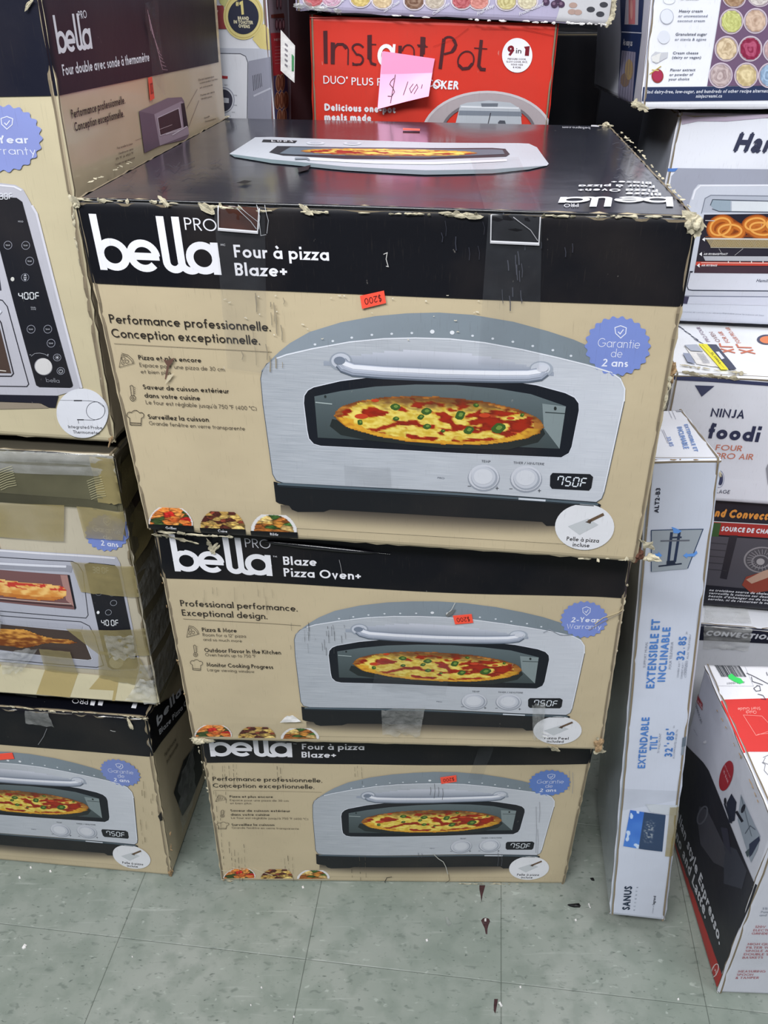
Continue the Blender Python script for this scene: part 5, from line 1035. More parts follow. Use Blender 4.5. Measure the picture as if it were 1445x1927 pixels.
for x, y in ((880, 1130), (930, 1120), (870, 1370), (925, 1360), (980, 1360), (900, 1600), (960, 1590)): A.ell((x, y), 36, 120, (190, 140, 110), 4, 20); A.ell((x, y), 28, 105, (128, 74, 56), 5, 20); A.ell((x-5, y-10), 10, 70, (168, 110, 84), 6, 16)
A.line([(1010, -200), (1045, 1640)], 16, (196, 192, 206), 4); A.part = 'printed_lettering'
A.txt('NEW', (825, 555), (915, 550), 30, (220, 180, 180), 4, wt=.16)
for i in range(6): A.line([(835, 640+i*45), (920, 632+i*45)], 8, (200, 120, 124), 4)
A.build(B0['right'])
tagp = [toy(p, 1.445) for p in ((528, 56), (555, 86), (554, 156), (528, 133))]
tg = mesh_obj('price_tag', [p+Vector((0, d, 0)) for d in (0, .0012) for p in tagp], [(3, 2, 1, 0), (4, 5, 6, 7), (0, 1, 5, 4), (1, 2, 6, 5), (2, 3, 7, 6), (3, 0, 4, 7)], 'white_paper', B0['t'], label='white and green price tag')
a_, b_, c_, d_ = tagp; L_ = lambda x, y: ((a_*(1-x)+b_*x)*(1-y)+(d_*(1-x)+c_*x)*y)+Vector((0, -.0006, 0))
mesh_obj('green_mark', [L_(x, y) for x, y in ((.78, .3), (.95, .3), (.95, .7), (.8, .75))], [(0, 1, 2, 3)], flat('green_ink', (70, 140, 90), .6), tg)
V, F = [], []
for i in range(5):
    b0 = len(V); V += [L_(x, y) for x, y in ((.3, .2+i*.13), (.5, .18+i*.13), (.5, .23+i*.13), (.3, .25+i*.13))]; F.append((b0, b0+1, b0+2, b0+3))
mesh_obj('lettering', V, F, flat('grey_ink', (130, 126, 134), .6), tg)['kind'] = 'stuff'
# black carton in the gap
P_ = (.30, 1.62, .80)
B3 = carton('black_carton', 'plain black carton in the dark gap beside the red cooker carton', box3((.225, 1.9, 0), 0, 0, .22, 1.22), P_, 0, 0, .28, {'front': (20, 20, 27), 'left': (16, 16, 22), 'top': (22, 22, 28)}, seed=49, amp=.001)
# =============== right stack, from the floor up
yw = -.13
pa = toz((1325, 1176), .332); Zx = lambda p, P: plane_quad([p]*4, P, yw, 0)[0][0]
_, U_, V_, B_ = plane_quad([(1, 1)]*4, (0, 0, 0), yw, 0)
def col_box(P, xl, z0, z1, W=.46): # left edge at x=xl on the plane through P
    p = Vector(P); k = (xl-p.x)/U_.x; b = p+U_*k; b.z = z0; t = b.copy(); t.z = z1
    return [t, t+U_*W, b+U_*W, b]
R5 = carton('convection_oven_carton', 'white and navy carton wrapped in clear plastic, lowest of the right stack', col_box(pa, .50, 0.001, .332), pa, yw, 0, .42, {'front': WH, 'top': (224, 226, 232), 'left': (40, 42, 56)}, seed=51, amp=.003)
A = Art(R5['frontF']); A.k = K['d2']; A.part = 'printed_header_band'; A.poly([(-400, 255), (895, 338), (1445, 375), (2300, 430), (2300, 560), (1445, 510), (880, 478), (-400, 400)], (36, 38, 54), 1)
A.part = 'printed_lettering'; A.txt('CONVECTION ACCESSORIES', (898, 432), (2100, 520), 38, (226, 228, 236), 2, font='bold', wt=.2, slant=.15); A.build(R5['front'])
tp([(900, 180), (1260, 200), (1300, 350), (890, 330)], f=R5['topF'], kk='d2', mat='plastic_wrap', h=.003, parent=R5['t'], seed=61, wr=.003, name='plastic_wrap'); tp([(890, 330), (1310, 370), (1270, 560), (880, 540)], f=R5['frontF'], kk='d2', mat='plastic_wrap', h=.004, parent=R5['t'], seed=62, wr=.006, name='plastic_wrap')
p4 = Vector((.57, 1.20, .335)); 
R4 = carton('oven_carton', 'black carton with orange lettering and fan picture, second lowest in the right stack', col_box(p4, .50, .340, .566), p4, yw, 0, .40, {'front': (34, 34, 44), 'left': (26, 26, 34)}, seed=53)
A = Art(R4['frontF']); A.k = K['d1']; A.part = 'printed_lettering'
A.txt('and Convection Oven', (590, 1038), (1330, 1090), 52, (236, 158, 70), 3, font='bold', wt=.2, slant=.12); A.part = 'printed_oven_picture'
A.poly([(500, 1072), (1700, 1150), (1700, 1250), (500, 1165)], (176, 50, 44), 2); A.poly([(490, 1080), (680, 1092), (660, 1190), (480, 1180)], (60, 96, 50), 3)
A.txt('SOURCE DE CHALEUR', (677, 1146), (1130, 1178), 30, WHT, 4, font='bold', wt=.2); A.line([(500, 1072), (1700, 1148)], 6, (226, 226, 226), 3)
A.poly([(480, 1175), (1700, 1262), (1700, 1650), (470, 1530)], (86, 84, 92), 2); A.poly([(740, 1180), (800, 1182), (720, 1500), (670, 1490)], (46, 44, 52), 3)
for i in range(5): A.line([(560, 1230+i*48), (720, 1245+i*48)], 5, (58, 58, 64), 3)
A.ell((975, 1360), 132, 95, (150, 146, 150), 3, 36); A.ell((978, 1360), 122, 86, (86, 84, 90), 4, 36)
for i in range(24): a = i*math.pi/12; A.line([(978+60*math.cos(a), 1360+42*math.sin(a)), (978+112*math.cos(a), 1360+78*math.sin(a))], 4, (160, 156, 160), 5)
A.ring((965, 1372), 62, 46, 8, (150, 148, 152), 6); A.ell((965, 1372), 30, 24, (176, 172, 174), 6, 18)
A.poly([(830, 1540), (860, 1480), (960, 1450), (1100, 1420), (1200, 1560), (900, 1600)], (150, 70, 56), 7); A.poly([(860, 1500), (980, 1440), (1120, 1400), (1120, 1450), (900, 1530)], (196, 160, 140), 8)
A.poly([(400, 1525), (1700, 1640), (1700, 1790), (400, 1680)], (34, 34, 44), 6); A.part = 'printed_lettering'
for i, t in enumerate(('ne troisième source de chaleur arrière', 'verrouille la cuisson sur deux niveaux', 'besoin d\'échanger ou de tourner les', 'aeroles, ni de retourner la nourriture')): A.txt(t, (590-i*3, 1580+i*22), (1150, 1622+i*22), 15, WHT, 8, font='bold', wt=.1, slant=.2)
A.build(R4['front'])
p3 = Vector((.57, 1.19, .566))
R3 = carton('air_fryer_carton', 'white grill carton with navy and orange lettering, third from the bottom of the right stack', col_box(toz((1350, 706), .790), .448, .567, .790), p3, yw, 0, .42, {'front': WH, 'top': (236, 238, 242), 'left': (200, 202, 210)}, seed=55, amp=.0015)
NV = (44, 50, 80)
A = Art(R3['frontF']); A.k = K['d1']; A.part = 'printed_header_band'; A.poly([(-400, -10), (300, 18), (1021, 75), (2000, 140), (2000, 170), (1021, 100), (630, 72), (-400, 20)], (58, 64, 96), 1); A.poly([(490, 95), (633, 100), (540, 178)], (62, 68, 98), 2)
A.part = 'printed_lettering'; A.txt('NINJA', (602, 322), (845, 338), 62, NV, 2, wt=.17); A.txt('foodi', (580, 480), (950, 508), 108, NV, 2, wt=.22)
OR = (206, 120, 92); A.txt('FOUR', (640, 566), (828, 574), 40, OR, 2, wt=.13); A.txt('PRO AIR', (640, 628), (908, 636), 42, OR, 2, wt=.13); A.txt('GRILLAGE', (560, 872), (742, 882), 26, (60, 64, 84), 2, wt=.13)
A.ring((665, 775), 38, 62, 3, (120, 130, 160), 2); A.ell((675, 775), 20, 46, (60, 66, 96), 2); A.poly([(1005, 700), (1020, 665), (1200, 670), (1200, 830), (1020, 815)], (150, 152, 160), 2); A.build(R3['front'])
A = Art(R3['topF']); A.k = K['c8']; A.part = 'printed_lettering'
dn = (-.45, -1)
def vtx(t, a, b, hp, c, w=.16, up=(1, -.12)): A.txt(t, a, b, hp, c, 2, wt=w, up=up)
vtx('foodi', (640, 1372), (380, 1180), 88, NV, .2, (-.75, -.35)); vtx('XL', (800, 1450), (770, 1355), 130, OR, .14, (1, .02)); vtx('XL', (985, 1455), (930, 1360), 140, OR, .14, (1, .02))
vtx('PRO FOUR', (690, 1340), (590, 1200), 36, (150, 130, 150), .13, (-1, .1)); vtx('OVEN', (790, 1340), (715, 1245), 40, (160, 120, 120), .13, (-1, .1)); vtx('FOR AIR', (880, 1345), (800, 1240), 40, OR, .13, (-1, .1)); vtx('FOUR PRO AIR', (985, 1348), (870, 1200), 40, OR, .13, (-1, .1))
A.ell((1230, 1315), 95, 48, (70, 72, 96), 2, 30); A.ell((1240, 1318), 78, 36, (226, 130, 80), 3, 30); A.build(R3['top'])
R3t = R3['t']
tp([(440, 1378), (740, 1382), (935, 1615), (560, 1560)], 'shipping_label', 'white_paper', .0016, 71, .02, R3['topF'], 'c8', parent=R3t)
A = Art(R3['topF']); A.k = K['c8']; A.part = 'printed_label'; A.poly([(572, 1374), (655, 1376), (862, 1620), (790, 1618)], (236, 226, 50), 14); A.poly([(655, 1378), (745, 1380), (938, 1612), (870, 1618)], (70, 76, 96), 14)
A.poly([(440, 1384), (560, 1380), (620, 1450), (500, 1440)], (176, 182, 196), 14); A.poly([(425, 1460), (490, 1465), (545, 1565), (470, 1545)], (150, 158, 180), 14); A.poly([(738, 1452), (770, 1450), (822, 1515), (795, 1525)], (226, 228, 234), 15)
A.txt('XL GRILL', (690, 1460), (775, 1570), 18, (90, 84, 30), 15, wt=.16, up=(1, -.3)); A.line([(610, 1385), (820, 1605)], 2, (120, 116, 40), 15)
for i in range(5): A.line([(560+i*14, 1462), (628+i*13, 1560)], 3, (120, 126, 150), 15)
A.build(R3['top'])
p2 = (.517, 1.412, .796); y2 = -.13
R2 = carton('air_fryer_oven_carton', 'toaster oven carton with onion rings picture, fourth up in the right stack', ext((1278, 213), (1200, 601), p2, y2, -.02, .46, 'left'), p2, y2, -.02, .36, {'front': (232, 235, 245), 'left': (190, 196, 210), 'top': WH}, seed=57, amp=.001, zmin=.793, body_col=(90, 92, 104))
A = Art(R2['frontF']); A.k = K['c7']; A.part = 'printed_lettering'; A.txt('Hamilton Beach', (1128, 1300), (2600, 1350), 155, (56, 60, 84), 2, font='bold', wt=.16, slant=.2)
A.part = 'printed_oven_picture'; A.poly([(690, 945), (1445, 950), (2600, 940), (2600, 1000), (1445, 1015), (1080, 1048), (840, 1045), (700, 1075)], (180, 166, 186), 1)
A.poly([(580, 1455), (670, 1450), (640, 1480), (578, 1482)], (86, 128, 200), 2); A.poly([(670, 1450), (1445, 1460), (2600, 1470), (2600, 3300), (300, 3200), (480, 2600), (610, 1520)], (160, 164, 180), 2)
A.poly([(800, 1640), (840, 1590), (1445, 1590), (2600, 1600), (2600, 3200), (380, 3100), (560, 2400)], (200, 205, 218), 3); A.line([(790, 1720), (815, 1640), (860, 1600), (1445, 1598), (2600, 1605)], 14, (232, 234, 244), 4)
A.poly([(870, 1830), (900, 1715), (940, 1685), (1445, 1692), (2600, 1700), (2600, 1850)], (178, 184, 198), 4); A.line([(868, 1840), (900, 1710), (950, 1683), (1445, 1690), (2600, 1700)], 6, (110, 116, 132), 5)
A.poly([(945, 1770), (965, 1720), (1120, 1728), (1120, 1820), (990, 1815)], (150, 166, 180), 5); A.line([(945, 1770), (965, 1720), (1500, 1735), (2600, 1745)], 6, (60, 70, 84), 6); A.line([(960, 1800), (1020, 1822), (1500, 1830), (2600, 1840)], 6, (60, 70, 84), 6); A.poly([(1130, 1735), (2600, 1748), (2600, 1832), (1130, 1820)], (216, 222, 228), 5)
A.k = K['c8']; A.poly([(630, 118), (1242, 110), (2400, 140), (2400, 700), (535, 672)], (34, 32, 46), 4)
A.ell((660, 0), 1, 1, (0, 0, 0), 4, 6)
A.poly([(640, 330), (700, 200), (800, 150), (900, 150), (1000, 220), (1060, 160), (1200, 150), (1300, 200), (2400, 180), (2400, 345)], (122, 58, 22), 4)
rnd = random.Random(2)
for x, y, rx, ry, ro in ((790, 240, 100, 78, 25), (880, 280, 110, 60, 0), (1120, 215, 95, 55, 10), (1180, 260, 110, 58, -8), (1330, 220, 100, 60, 0), (1400, 270, 110, 60, 0)):
    A.ring((x, y), rx, ry, 84, (150, 72, 26), 5, 26, ro); A.ring((x, y), rx, ry, 60, (190, 106, 38), 6, 26, ro); A.ring((x-4, y-8), rx, ry, 18, (232, 166, 84), 7, 26, ro)
A.poly([(640, 345), (2400, 360), (2400, 440), (860, 432), (700, 430)], (120, 104, 72), 8)
for i in range(52): A.line([(660+i*14, 350), (700+i*14, 430)], 3.5, (196, 186, 160), 9)
for i in range(40): A.line([(690+i*18, 425), (730+i*18, 355)], 3, (190, 160, 90), 9)
A.line([(640, 345), (2400, 362)], 14, (206, 204, 200), 10); A.line([(690, 430), (2400, 446)], 5, (170, 166, 156), 10)
A.poly([(620, 512), (2400, 520), (2400, 570), (640, 556)], (176, 178, 186), 8); A.poly([(555, 565), (2400, 580), (2400, 612), (548, 600)], (196, 70, 56), 8); A.line([(600, 574), (2400, 590)], 6, (236, 200, 190), 9); A.poly([(545, 605), (2400, 615), (2400, 690), (536, 672)], (62, 42, 54), 8)
for x in range(860, 2300, 110): A.line([(x, 560), (x, 576)], 8, (236, 226, 220), 10)
for y, t, l in ((352, '', 0), (492, 'AIR FRY/BAKE/TOAST', 228), (600, 'AIR FRY/BAKE', 150)):
    x = {352: 636, 492: 608, 600: 586}[y]; A.poly([(x-26, y), (x, y-20), (x, y+20)], (236, 236, 240), 11)
    if t: A.txt(t, (x+14, y+8), (x+14+l, y+8), 17, (236, 236, 240), 11, font='bold', wt=.12, slant=.2)
A.line([(640, 172), (728, 174)], 8, (190, 190, 196), 11); A.line([(770, 440), (800, 490)], 3, (190, 190, 190), 9); A.line([(1000, 440), (920, 505)], 3, (190, 190, 190), 9)
A.poly([(500, 650), (540, 672), (2400, 690), (2400, 850), (475, 832), (470, 800)], (206, 209, 220), 5); A.line([(500, 655), (468, 800), (480, 832), (520, 840), (2400, 858)], 8, (40, 46, 66), 6); A.poly([(495, 655), (525, 655), (518, 672), (492, 670)], (40, 42, 56), 7)
A.txt('Hamilton Beach', (1122, 760), (1420, 768), 30, (60, 66, 88), 6, font='bold', wt=.05, slant=.2); A.poly([(440, 845), (2400, 860), (2400, 920), (440, 890)], (190, 194, 206), 6); A.line([(440, 892), (2400, 912)], 5, (120, 126, 150), 7)
A.poly([(435, 898), (488, 900), (468, 970), (425, 965)], (60, 58, 84), 7); A.poly([(488, 900), (2400, 915), (2400, 1010), (470, 968)], (196, 200, 214), 6)
A.part = 'printed_lettering'; A.txt('La prise de contact avec aliments', (430, 1050), (795, 1064), 11, (150, 154, 166), 7); A.txt('disponible pour la cuisson et four', (800, 1062), (1200, 1085), 11, (130, 134, 150), 7); A.build(R2['front'])
p1_ = (.40, 1.385, 1.13)
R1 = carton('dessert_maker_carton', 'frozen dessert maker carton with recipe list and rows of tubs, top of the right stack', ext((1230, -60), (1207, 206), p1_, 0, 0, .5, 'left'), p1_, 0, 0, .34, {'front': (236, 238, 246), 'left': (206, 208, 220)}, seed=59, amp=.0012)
A = Art(R1['frontF']); A.k = K['c7']; A.part = 'printed_header_band'
A.poly([(360, 752), (2300, 735), (2300, 860), (1445, 865), (370, 876), (348, 872)], (44, 56, 90), 1)
A.part = 'printed_lettering'; A.txt('Find dairy-free, low-sugar, and hundreds of other recipe alternatives', (380, 806), (1500, 796), 27, (222, 226, 238), 2, font='bold', wt=.1, slant=.15); A.txt('ninjacreami.ca', (818, 842), (1046, 840), 27, (222, 226, 238), 2, font='bold', wt=.1, slant=.15)
G1 = (98, 104, 124); G2 = (150, 156, 176)
for t, a, b, h, c in (('or coconut', (690, 0), (845, 0), 22, G2), ('Heavy cream', (672, 106), (880, 106), 23, G1), ('or unsweetened', (666, 147), (922, 147), 21, G2), ('coconut cream', (660, 188), (900, 188), 20, G2), ('Granulated sugar', (642, 306), (915, 306), 23, G1), ('or stevia & agave', (636, 349), (910, 349), 21, G2),
                      ('Cream cheese', (619, 467), (842, 467), 22, G1), ('(dairy or vegan)', (612, 505), (866, 505), 21, G1), ('Flavor extract', (596, 614), (815, 612), 22, G1), ('or powder of', (590, 654), (794, 652), 21, G1), ('your choice', (584, 693), (764, 690), 21, G1)): A.txt(t, a, b, h, c, 2, font='bold', wt=.06, slant=.1)
A.part = 'printed_ingredients'; A.ring((570, 143), 58, 66, 4, (180, 184, 196), 2); A.ell((570, 143), 54, 62, (226, 230, 240), 2); A.ell((545, 320), 52, 58, (222, 226, 236), 2); A.ring((590, 0), 52, 36, 4, (190, 196, 200), 2)
A.poly([(436, 480), (470, 445), (520, 452), (582, 450), (575, 495), (480, 548), (445, 530)], (200, 202, 208), 2); A.poly([(436, 490), (520, 455), (500, 540), (445, 530)], (226, 226, 224), 3)
A.ell((490, 655), 52, 60, (150, 60, 60), 2); A.ell((490, 652), 42, 48, (168, 52, 84), 3); A.line([(420, 640), (520, 570)], 8, (190, 170, 90), 4); A.line([(440, 600), (500, 610)], 8, (214, 198, 130), 4)
A.line([(1040, 0), (920, 740)], 3, (200, 204, 214), 1); A.line([(462, 0), (362, 745)], 4, (120, 128, 150), 1)
A.part = 'printed_dessert_tubs'; A.poly([(1040, -400), (2300, -400), (2300, 735), (918, 742), (960, 500), (1040, 0)], (112, 88, 116), 1)
cols_ = [(170, 134, 100), (214, 206, 204), (206, 214, 120), (206, 174, 150), (224, 200, 160), (160, 36, 80), (190, 170, 172), (224, 204, 150), (150, 186, 224), (226, 190, 190)]
for i, (x, y) in enumerate([(1150, -20), (1365, -30), (1128, 185), (1335, 180), (1085, 420), (1290, 420), (1500, 430), (1035, 650), (1255, 650), (1460, 650), (1545, 185), (1590, -20)]): tub(x, y, 92, 100 if y > 0 else 80, cols_[[0, 1, 2, 3, 4, 5, 9, 6, 7, 8, 4, 2][i]], i*3.1, 3, (206, 192, 204), -15)
A.build(R1['front'])
A = Art(R1['leftF']); A.k = K['c7']; A.part = 'printed_pictures'; A.poly([(170, -200), (390, -200), (355, 250), (355, 290), (285, 880), (150, 870), (180, 300)], (38, 54, 96), 1); A.line([(185, 275), (358, 285)], 9, (206, 210, 226), 2)
A.poly([(235, -200), (340, -200), (325, 215), (210, 210)], (196, 190, 200), 2); A.poly([(250, -200), (310, -200), (300, 208), (245, 208)], (206, 120, 124), 3); A.ell((270, 80), 12, 90, (226, 160, 150), 4, 14)
A.poly([(185, 435), (305, 450), (280, 880), (150, 870)], (150, 146, 170), 2)
for i in range(5): A.line([(200+i*22, 445), (165+i*24, 870)], 3, (100, 98, 122), 3)
A.ell((250, 600), 36, 90, (176, 150, 110), 3, 20); A.ell((215, 690), 40, 60, (140, 118, 104), 3, 20)
A.txt('As easy as', (197, 388), (276, 396), 52, WHT, 3, font='bold', wt=.05); A.build(R1['left'])
# television bracket carton, leaning
ps_ = Vector(toz((1147, 1722), .036)); qs, U_, V_, B_ = plane_quad([(1222, 862), (1358, 862), (1252, 1734), (1147, 1722)], ps_, -.12, .165)
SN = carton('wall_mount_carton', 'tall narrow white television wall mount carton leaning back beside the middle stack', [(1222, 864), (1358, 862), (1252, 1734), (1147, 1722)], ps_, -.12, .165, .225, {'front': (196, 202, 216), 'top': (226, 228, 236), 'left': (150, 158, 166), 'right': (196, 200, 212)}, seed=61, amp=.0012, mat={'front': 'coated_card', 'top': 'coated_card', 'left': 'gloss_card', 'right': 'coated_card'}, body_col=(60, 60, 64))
A = Art(SN['frontF']); BL = (84, 130, 196); GY = (140, 146, 160)
def up_txt(t, a, b, hp, c, w=.15, f='bold', lay=2): A.txt(t, a, b, hp, c, lay, font=f, wt=w, up=(-1, 0))
A.k = K['d1']; A.part = 'printed_lettering'; up_txt('ALT2-B3', (226, 1020), (240, 836), 30, (44, 48, 62), .12)
A.part = 'printed_bracket_picture'; A.poly([(172, 1146), (550, 1136), (438, 1424), (174, 1446)], (150, 158, 166), 2); A.line([(174, 1444), (174, 1146), (549, 1137), (438, 1422)], 6, (40, 60, 90), 3); A.line([(174, 1446), (438, 1424)], 3, (150, 160, 170), 3)
for x0, x1 in ((322, 298), (378, 344)): A.line([(x0, 1160), (x1, 1375)], 20, (40, 52, 78), 4)
A.line([(240, 1223), (452, 1219)], 10, (96, 100, 110), 4); A.line([(226, 1406), (395, 1388)], 10, (36, 44, 62), 4); A.poly([(285, 1368), (345, 1364), (350, 1392), (284, 1396)], (36, 44, 62), 5); A.line([(308, 1200), (394, 1196)], 12, (46, 56, 78), 5)
A.poly([(320, 1120), (345, 1128), (395, 1150), (370, 1168), (335, 1166), (330, 1140)], (96, 148, 220), 6); A.poly([(165, 1318), (225, 1312), (225, 1300), (252, 1328), (228, 1345), (226, 1332), (180, 1334)], (96, 148, 220), 6); A.poly([(404, 1328), (432, 1308), (434, 1318), (480, 1312), (500, 1290), (508, 1310), (484, 1334), (434, 1336), (434, 1348)], (96, 148, 220), 6)
A.k = K['d2']; A.part = 'printed_lettering'
up_txt('EXTENSIBLE ET', (458, 898), (512, 292), 66, BL, .12); up_txt('INCLINABLE', (552, 842), (602, 362), 62, BL, .12); up_txt('SUPPORT MURAL', (386, 714), (408, 490), 20, GY, 0); up_txt('POUR TÉLÉVISEUR', (606, 728), (628, 490), 20, GY, 0)
up_txt('32', (716, 655), (728, 565), 62, BL, .12); up_txt('85', (730, 525), (744, 440), 62, BL, .12); up_txt('.', (722, 550), (724, 540), 62, BL, .1); up_txt('po', (745, 425), (750, 403), 18, GY, 0)
for i, (a, b) in enumerate((((672, 800), (688, 660)), ((704, 812), (718, 670)), ((738, 800), (780, 428)), ((728, 780), (744, 660)))): up_txt('CONVIENT AUX TELEVISEURS'[:22 if i == 2 else 14], a, b, 15, GY, 0)
up_txt('EXTENDABLE', (380, 1588), (420, 1140), 60, BL, .12); up_txt('TILT', (484, 1430), (492, 1300), 60, BL, .12); up_txt('TV WALL MOUNT', (508, 1455), (524, 1282), 18, GY, 0)
up_txt('32', (612, 1488), (620, 1405), 60, BL, .12); up_txt('-', (600, 1378), (602, 1362), 60, BL, .2); up_txt('85', (628, 1345), (636, 1262), 60, BL, .12); up_txt('"', (612, 1396), (614, 1384), 62, BL, .1); up_txt('"', (628, 1256), (630, 1240), 62, BL, .1)
up_txt('ACCOMMODATES LARGER TVs', (636, 1500), (668, 1248), 16, GY, 0); up_txt('in', (636, 1236), (640, 1214), 14, GY, 0)
A.part = 'printed_pattern'; A.poly([(706, 1320), (742, 1312), (734, 1395), (698, 1400)], (96, 108, 120), 2); A.poly([(700, 1400), (724, 1396), (715, 1470), (692, 1470)], (130, 140, 150), 2)
A.k = K['d3']; A.part = 'printed_sky_picture'; A.raster([(265, 296), (534, 334), (508, 612), (212, 570)], 60, 60, lambda a, b: mixc((58, 106, 190), (90, 142, 214), b*.6+.3*nz(a*4, b*4, 1)) if a < .40 and nz(a*7, b*6, 4) < .36 else ((190, 208, 232) if a < .40 else mixc((52, 70, 98), (150, 158, 166), .9*sm(.17, .06, abs(a-.60+.04*nz(b*9, 2)))*sm(.35, .2, abs(b-.5))*sm(-.1, .35, nz(a*14, b*26, 2)))), 3)
A.poly([(380, 248), (638, 262), (620, 340), (534, 330), (420, 312)], (190, 196, 204), 2)
A.part = 'printed_lettering'; up_txt('SANUS', (258, 1058), (278, 872), 52, (34, 50, 70), .12)
for i, ch in enumerate('ACCENTS'): up_txt(ch, (299+i*4, 1062-i*29), (301+i*4, 1052-i*29), 12, (90, 104, 118), 0)
up_txt('a brand of', (438, 1082), (446, 1024), 9, (120, 126, 136), 0); up_txt('legrand', (450, 1018), (460, 948), 18, (40, 46, 60), .1)
A.build(SN['front'])
fs_ = SN['frontF']
tp([(566, 272), (638, 274), (605, 650), (528, 645)], f=fs_, kk='d3', h=.002, parent=SN['t'], seed=81, rag=.01); tp([(190, 130), (650, 150), (640, 215), (180, 300)], f=fs_, kk='d3', mat='clear_tape', h=.002, parent=SN['t'], seed=82)
A = Art(SN['topF']); A.k = K['d1']; A.part = 'printed_lettering'
def dtx(t, a, b, hp, c, w=.12, up=(1, -.1)): A.txt(t, a, b, hp, c, 2, font='bold', wt=w, up=up)
dtx('EXTENSIBLE ET', (412, 382), (488, 582), 24, (130, 160, 214)); dtx('INCLINABLE', (360, 400), (412, 562), 34, (130, 160, 214)); dtx('32.85', (285, 472), (312, 545), 26, (150, 170, 216)); dtx('ALT2-B3', (618, 508), (640, 560), 14, (90, 92, 104), .05)
dtx('SANUS', (312, 96), (330, 124), 26, (70, 74, 90)); A.poly([(312, 184), (360, 182), (408, 288), (358, 292)], (170, 172, 182), 2)
for i in range(14): y = 188+i*7; A.line([(316+i*3.6, y), (362+i*3.4, y-2)], 3, (110, 112, 124), 3)
for x, y, l in ((258, 190, 150), (286, 196, 150), (232, 190, 36), (228, 250, 60), (380, 210, 36), (430, 290, 46), (250, 420, 100), (262, 420, 100)): A.line([(x, y), (x+l*.45, y+l)], 3, (168, 168, 182), 2)
A.line([(466, 88), (524, 200)], 3, (90, 92, 104), 2); A.build(SN['top'])
# espresso machine carton
pe = (.504, .685, .001)
R6 = carton('espresso_machine_carton', 'white espresso machine carton with black and red side, on the floor at right', box3(pe, -.04, .03, .36, .377), pe, -.04, .03, .315, {'front': (206, 208, 218), 'top': (236, 236, 240), 'left': (208, 210, 220)}, seed=63, amp=.0012, zmin=0)
A = Art(R6['topF']); A.k = K['d2']; A.part = 'printed_red_panel'; A.poly([(995, 998), (1445, 985), (2400, 960), (2600, 1470), (1445, 1450), (1200, 1445)], (214, 62, 58), 1)
A.part = 'printed_lettering'; A.txt('Start Guide', (1376, 1062), (1182, 1068), 28, (240, 170, 160), 2, up=(.1, 1)); A.txt('Quick', (1342, 1094), (1250, 1096), 28, (240, 170, 160), 2, up=(.1, 1))
A.line([(1230, 1132), (1390, 1142), (1500, 1260), (1340, 1310), (1230, 1132)], 3, (246, 170, 160), 2); A.line([(1340, 1310), (1360, 1300), (1500, 1290)], 3, (246, 170, 160), 2)
A.part = 'printed_barcode'; A.line([(905, 645), (1215, 640), (1320, 880), (1010, 878)], 2, (170, 172, 180), 2, True)
rnd = random.Random(6); x = 0
while x < 215:
    w_ = rnd.choice([3, 4, 6, 9]); A.poly([(972+x, 682+x*.03), (972+x+w_, 682+x*.03), (972+x+w_+70, 800), (972+x+70, 800)], (60, 66, 72), 3); x += w_+rnd.choice([3, 4, 6])
A.txt('0001 15001', (1240, 838), (1090, 850), 16, (110, 112, 122), 3, up=(.1, 1)); A.txt('MADE IN CHINA', (1160, 655), (1000, 657), 8, (160, 162, 170), 3, up=(.1, 1))
A.poly([(1098, 790), (1130, 772), (1160, 800), (1210, 815), (1235, 850), (1200, 862), (1150, 840), (1105, 812)], (70, 222, 110), 4); A.part = 'handwriting'
for st in ([(1258, 768), (1320, 795), (1445, 860), (1600, 920)], [(1300, 800), (1310, 840), (1400, 870)], [(1350, 880), (1320, 900), (1340, 925), (1380, 920), (1372, 880), (1345, 875)], [(1355, 950), (1400, 962)], [(1380, 992), (1425, 998), (1400, 962)], [(1430, 760), (1440, 790)]): A.line(st, 5, (56, 58, 70), 4)
A.part = 'printed_line_drawing'
for st in ([(1400, 1500), (1445, 1480), (1600, 1500)], [(1390, 1540), (1420, 1560), (1410, 1610), (1445, 1650)], [(1420, 1500), (1400, 1540), (1445, 1560)]): A.line(st, 4, (90, 92, 100), 3)
A.build(R6['top'])
A = Art(R6['leftF']); A.k = K['d3']; A.part = 'printed_dark_panel'; A.poly([(640, -250), (820, -60), (860, 0), (1222, 880), (1080, 1240), (962, 1548), (605, 540), (560, 300)], (36, 36, 44), 1)
A.part = 'printed_red_panel'; A.poly([(520, 330), (610, 540), (965, 1548), (930, 1650), (905, 1600), (880, 1530), (590, 730)], (176, 44, 42), 1)
A.part = 'printed_lettering'; A.txt('Italian style Espresso.', (602, 275), (952, 1335), 60, (206, 208, 214), 3, font='bold', wt=.1); A.txt('cino and Latte.', (588, 430), (843, 1135), 60, (206, 208, 214), 3, font='bold', wt=.1)
A.txt('CAPPUCCINO MACHINE', (600, 660), (712, 1040), 26, (200, 100, 92), 3, wt=.1)
A.ring((915, 1520), 22, 52, 7, (222, 200, 200), 3, rot=-20); A.txt('UL', (903, 1500), (930, 1560), 20, (222, 200, 200), 3); A.txt('LISTED', (885, 1560), (905, 1610), 14, (222, 160, 160), 3)
A.part = 'printed_cup_picture'; A.poly([(790, 270), (850, 300), (1010, 620), (985, 740), (900, 700), (800, 560), (780, 400)], (66, 66, 74), 2); A.poly([(980, 560), (1080, 600), (1160, 760), (1120, 900), (980, 860)], (58, 60, 70), 2); A.ring((815, 340), 30, 70, 12, (90, 92, 100), 3, rot=-20); A.poly([(955, 430), (1010, 440), (1040, 640), (980, 560)], (52, 52, 66), 3)
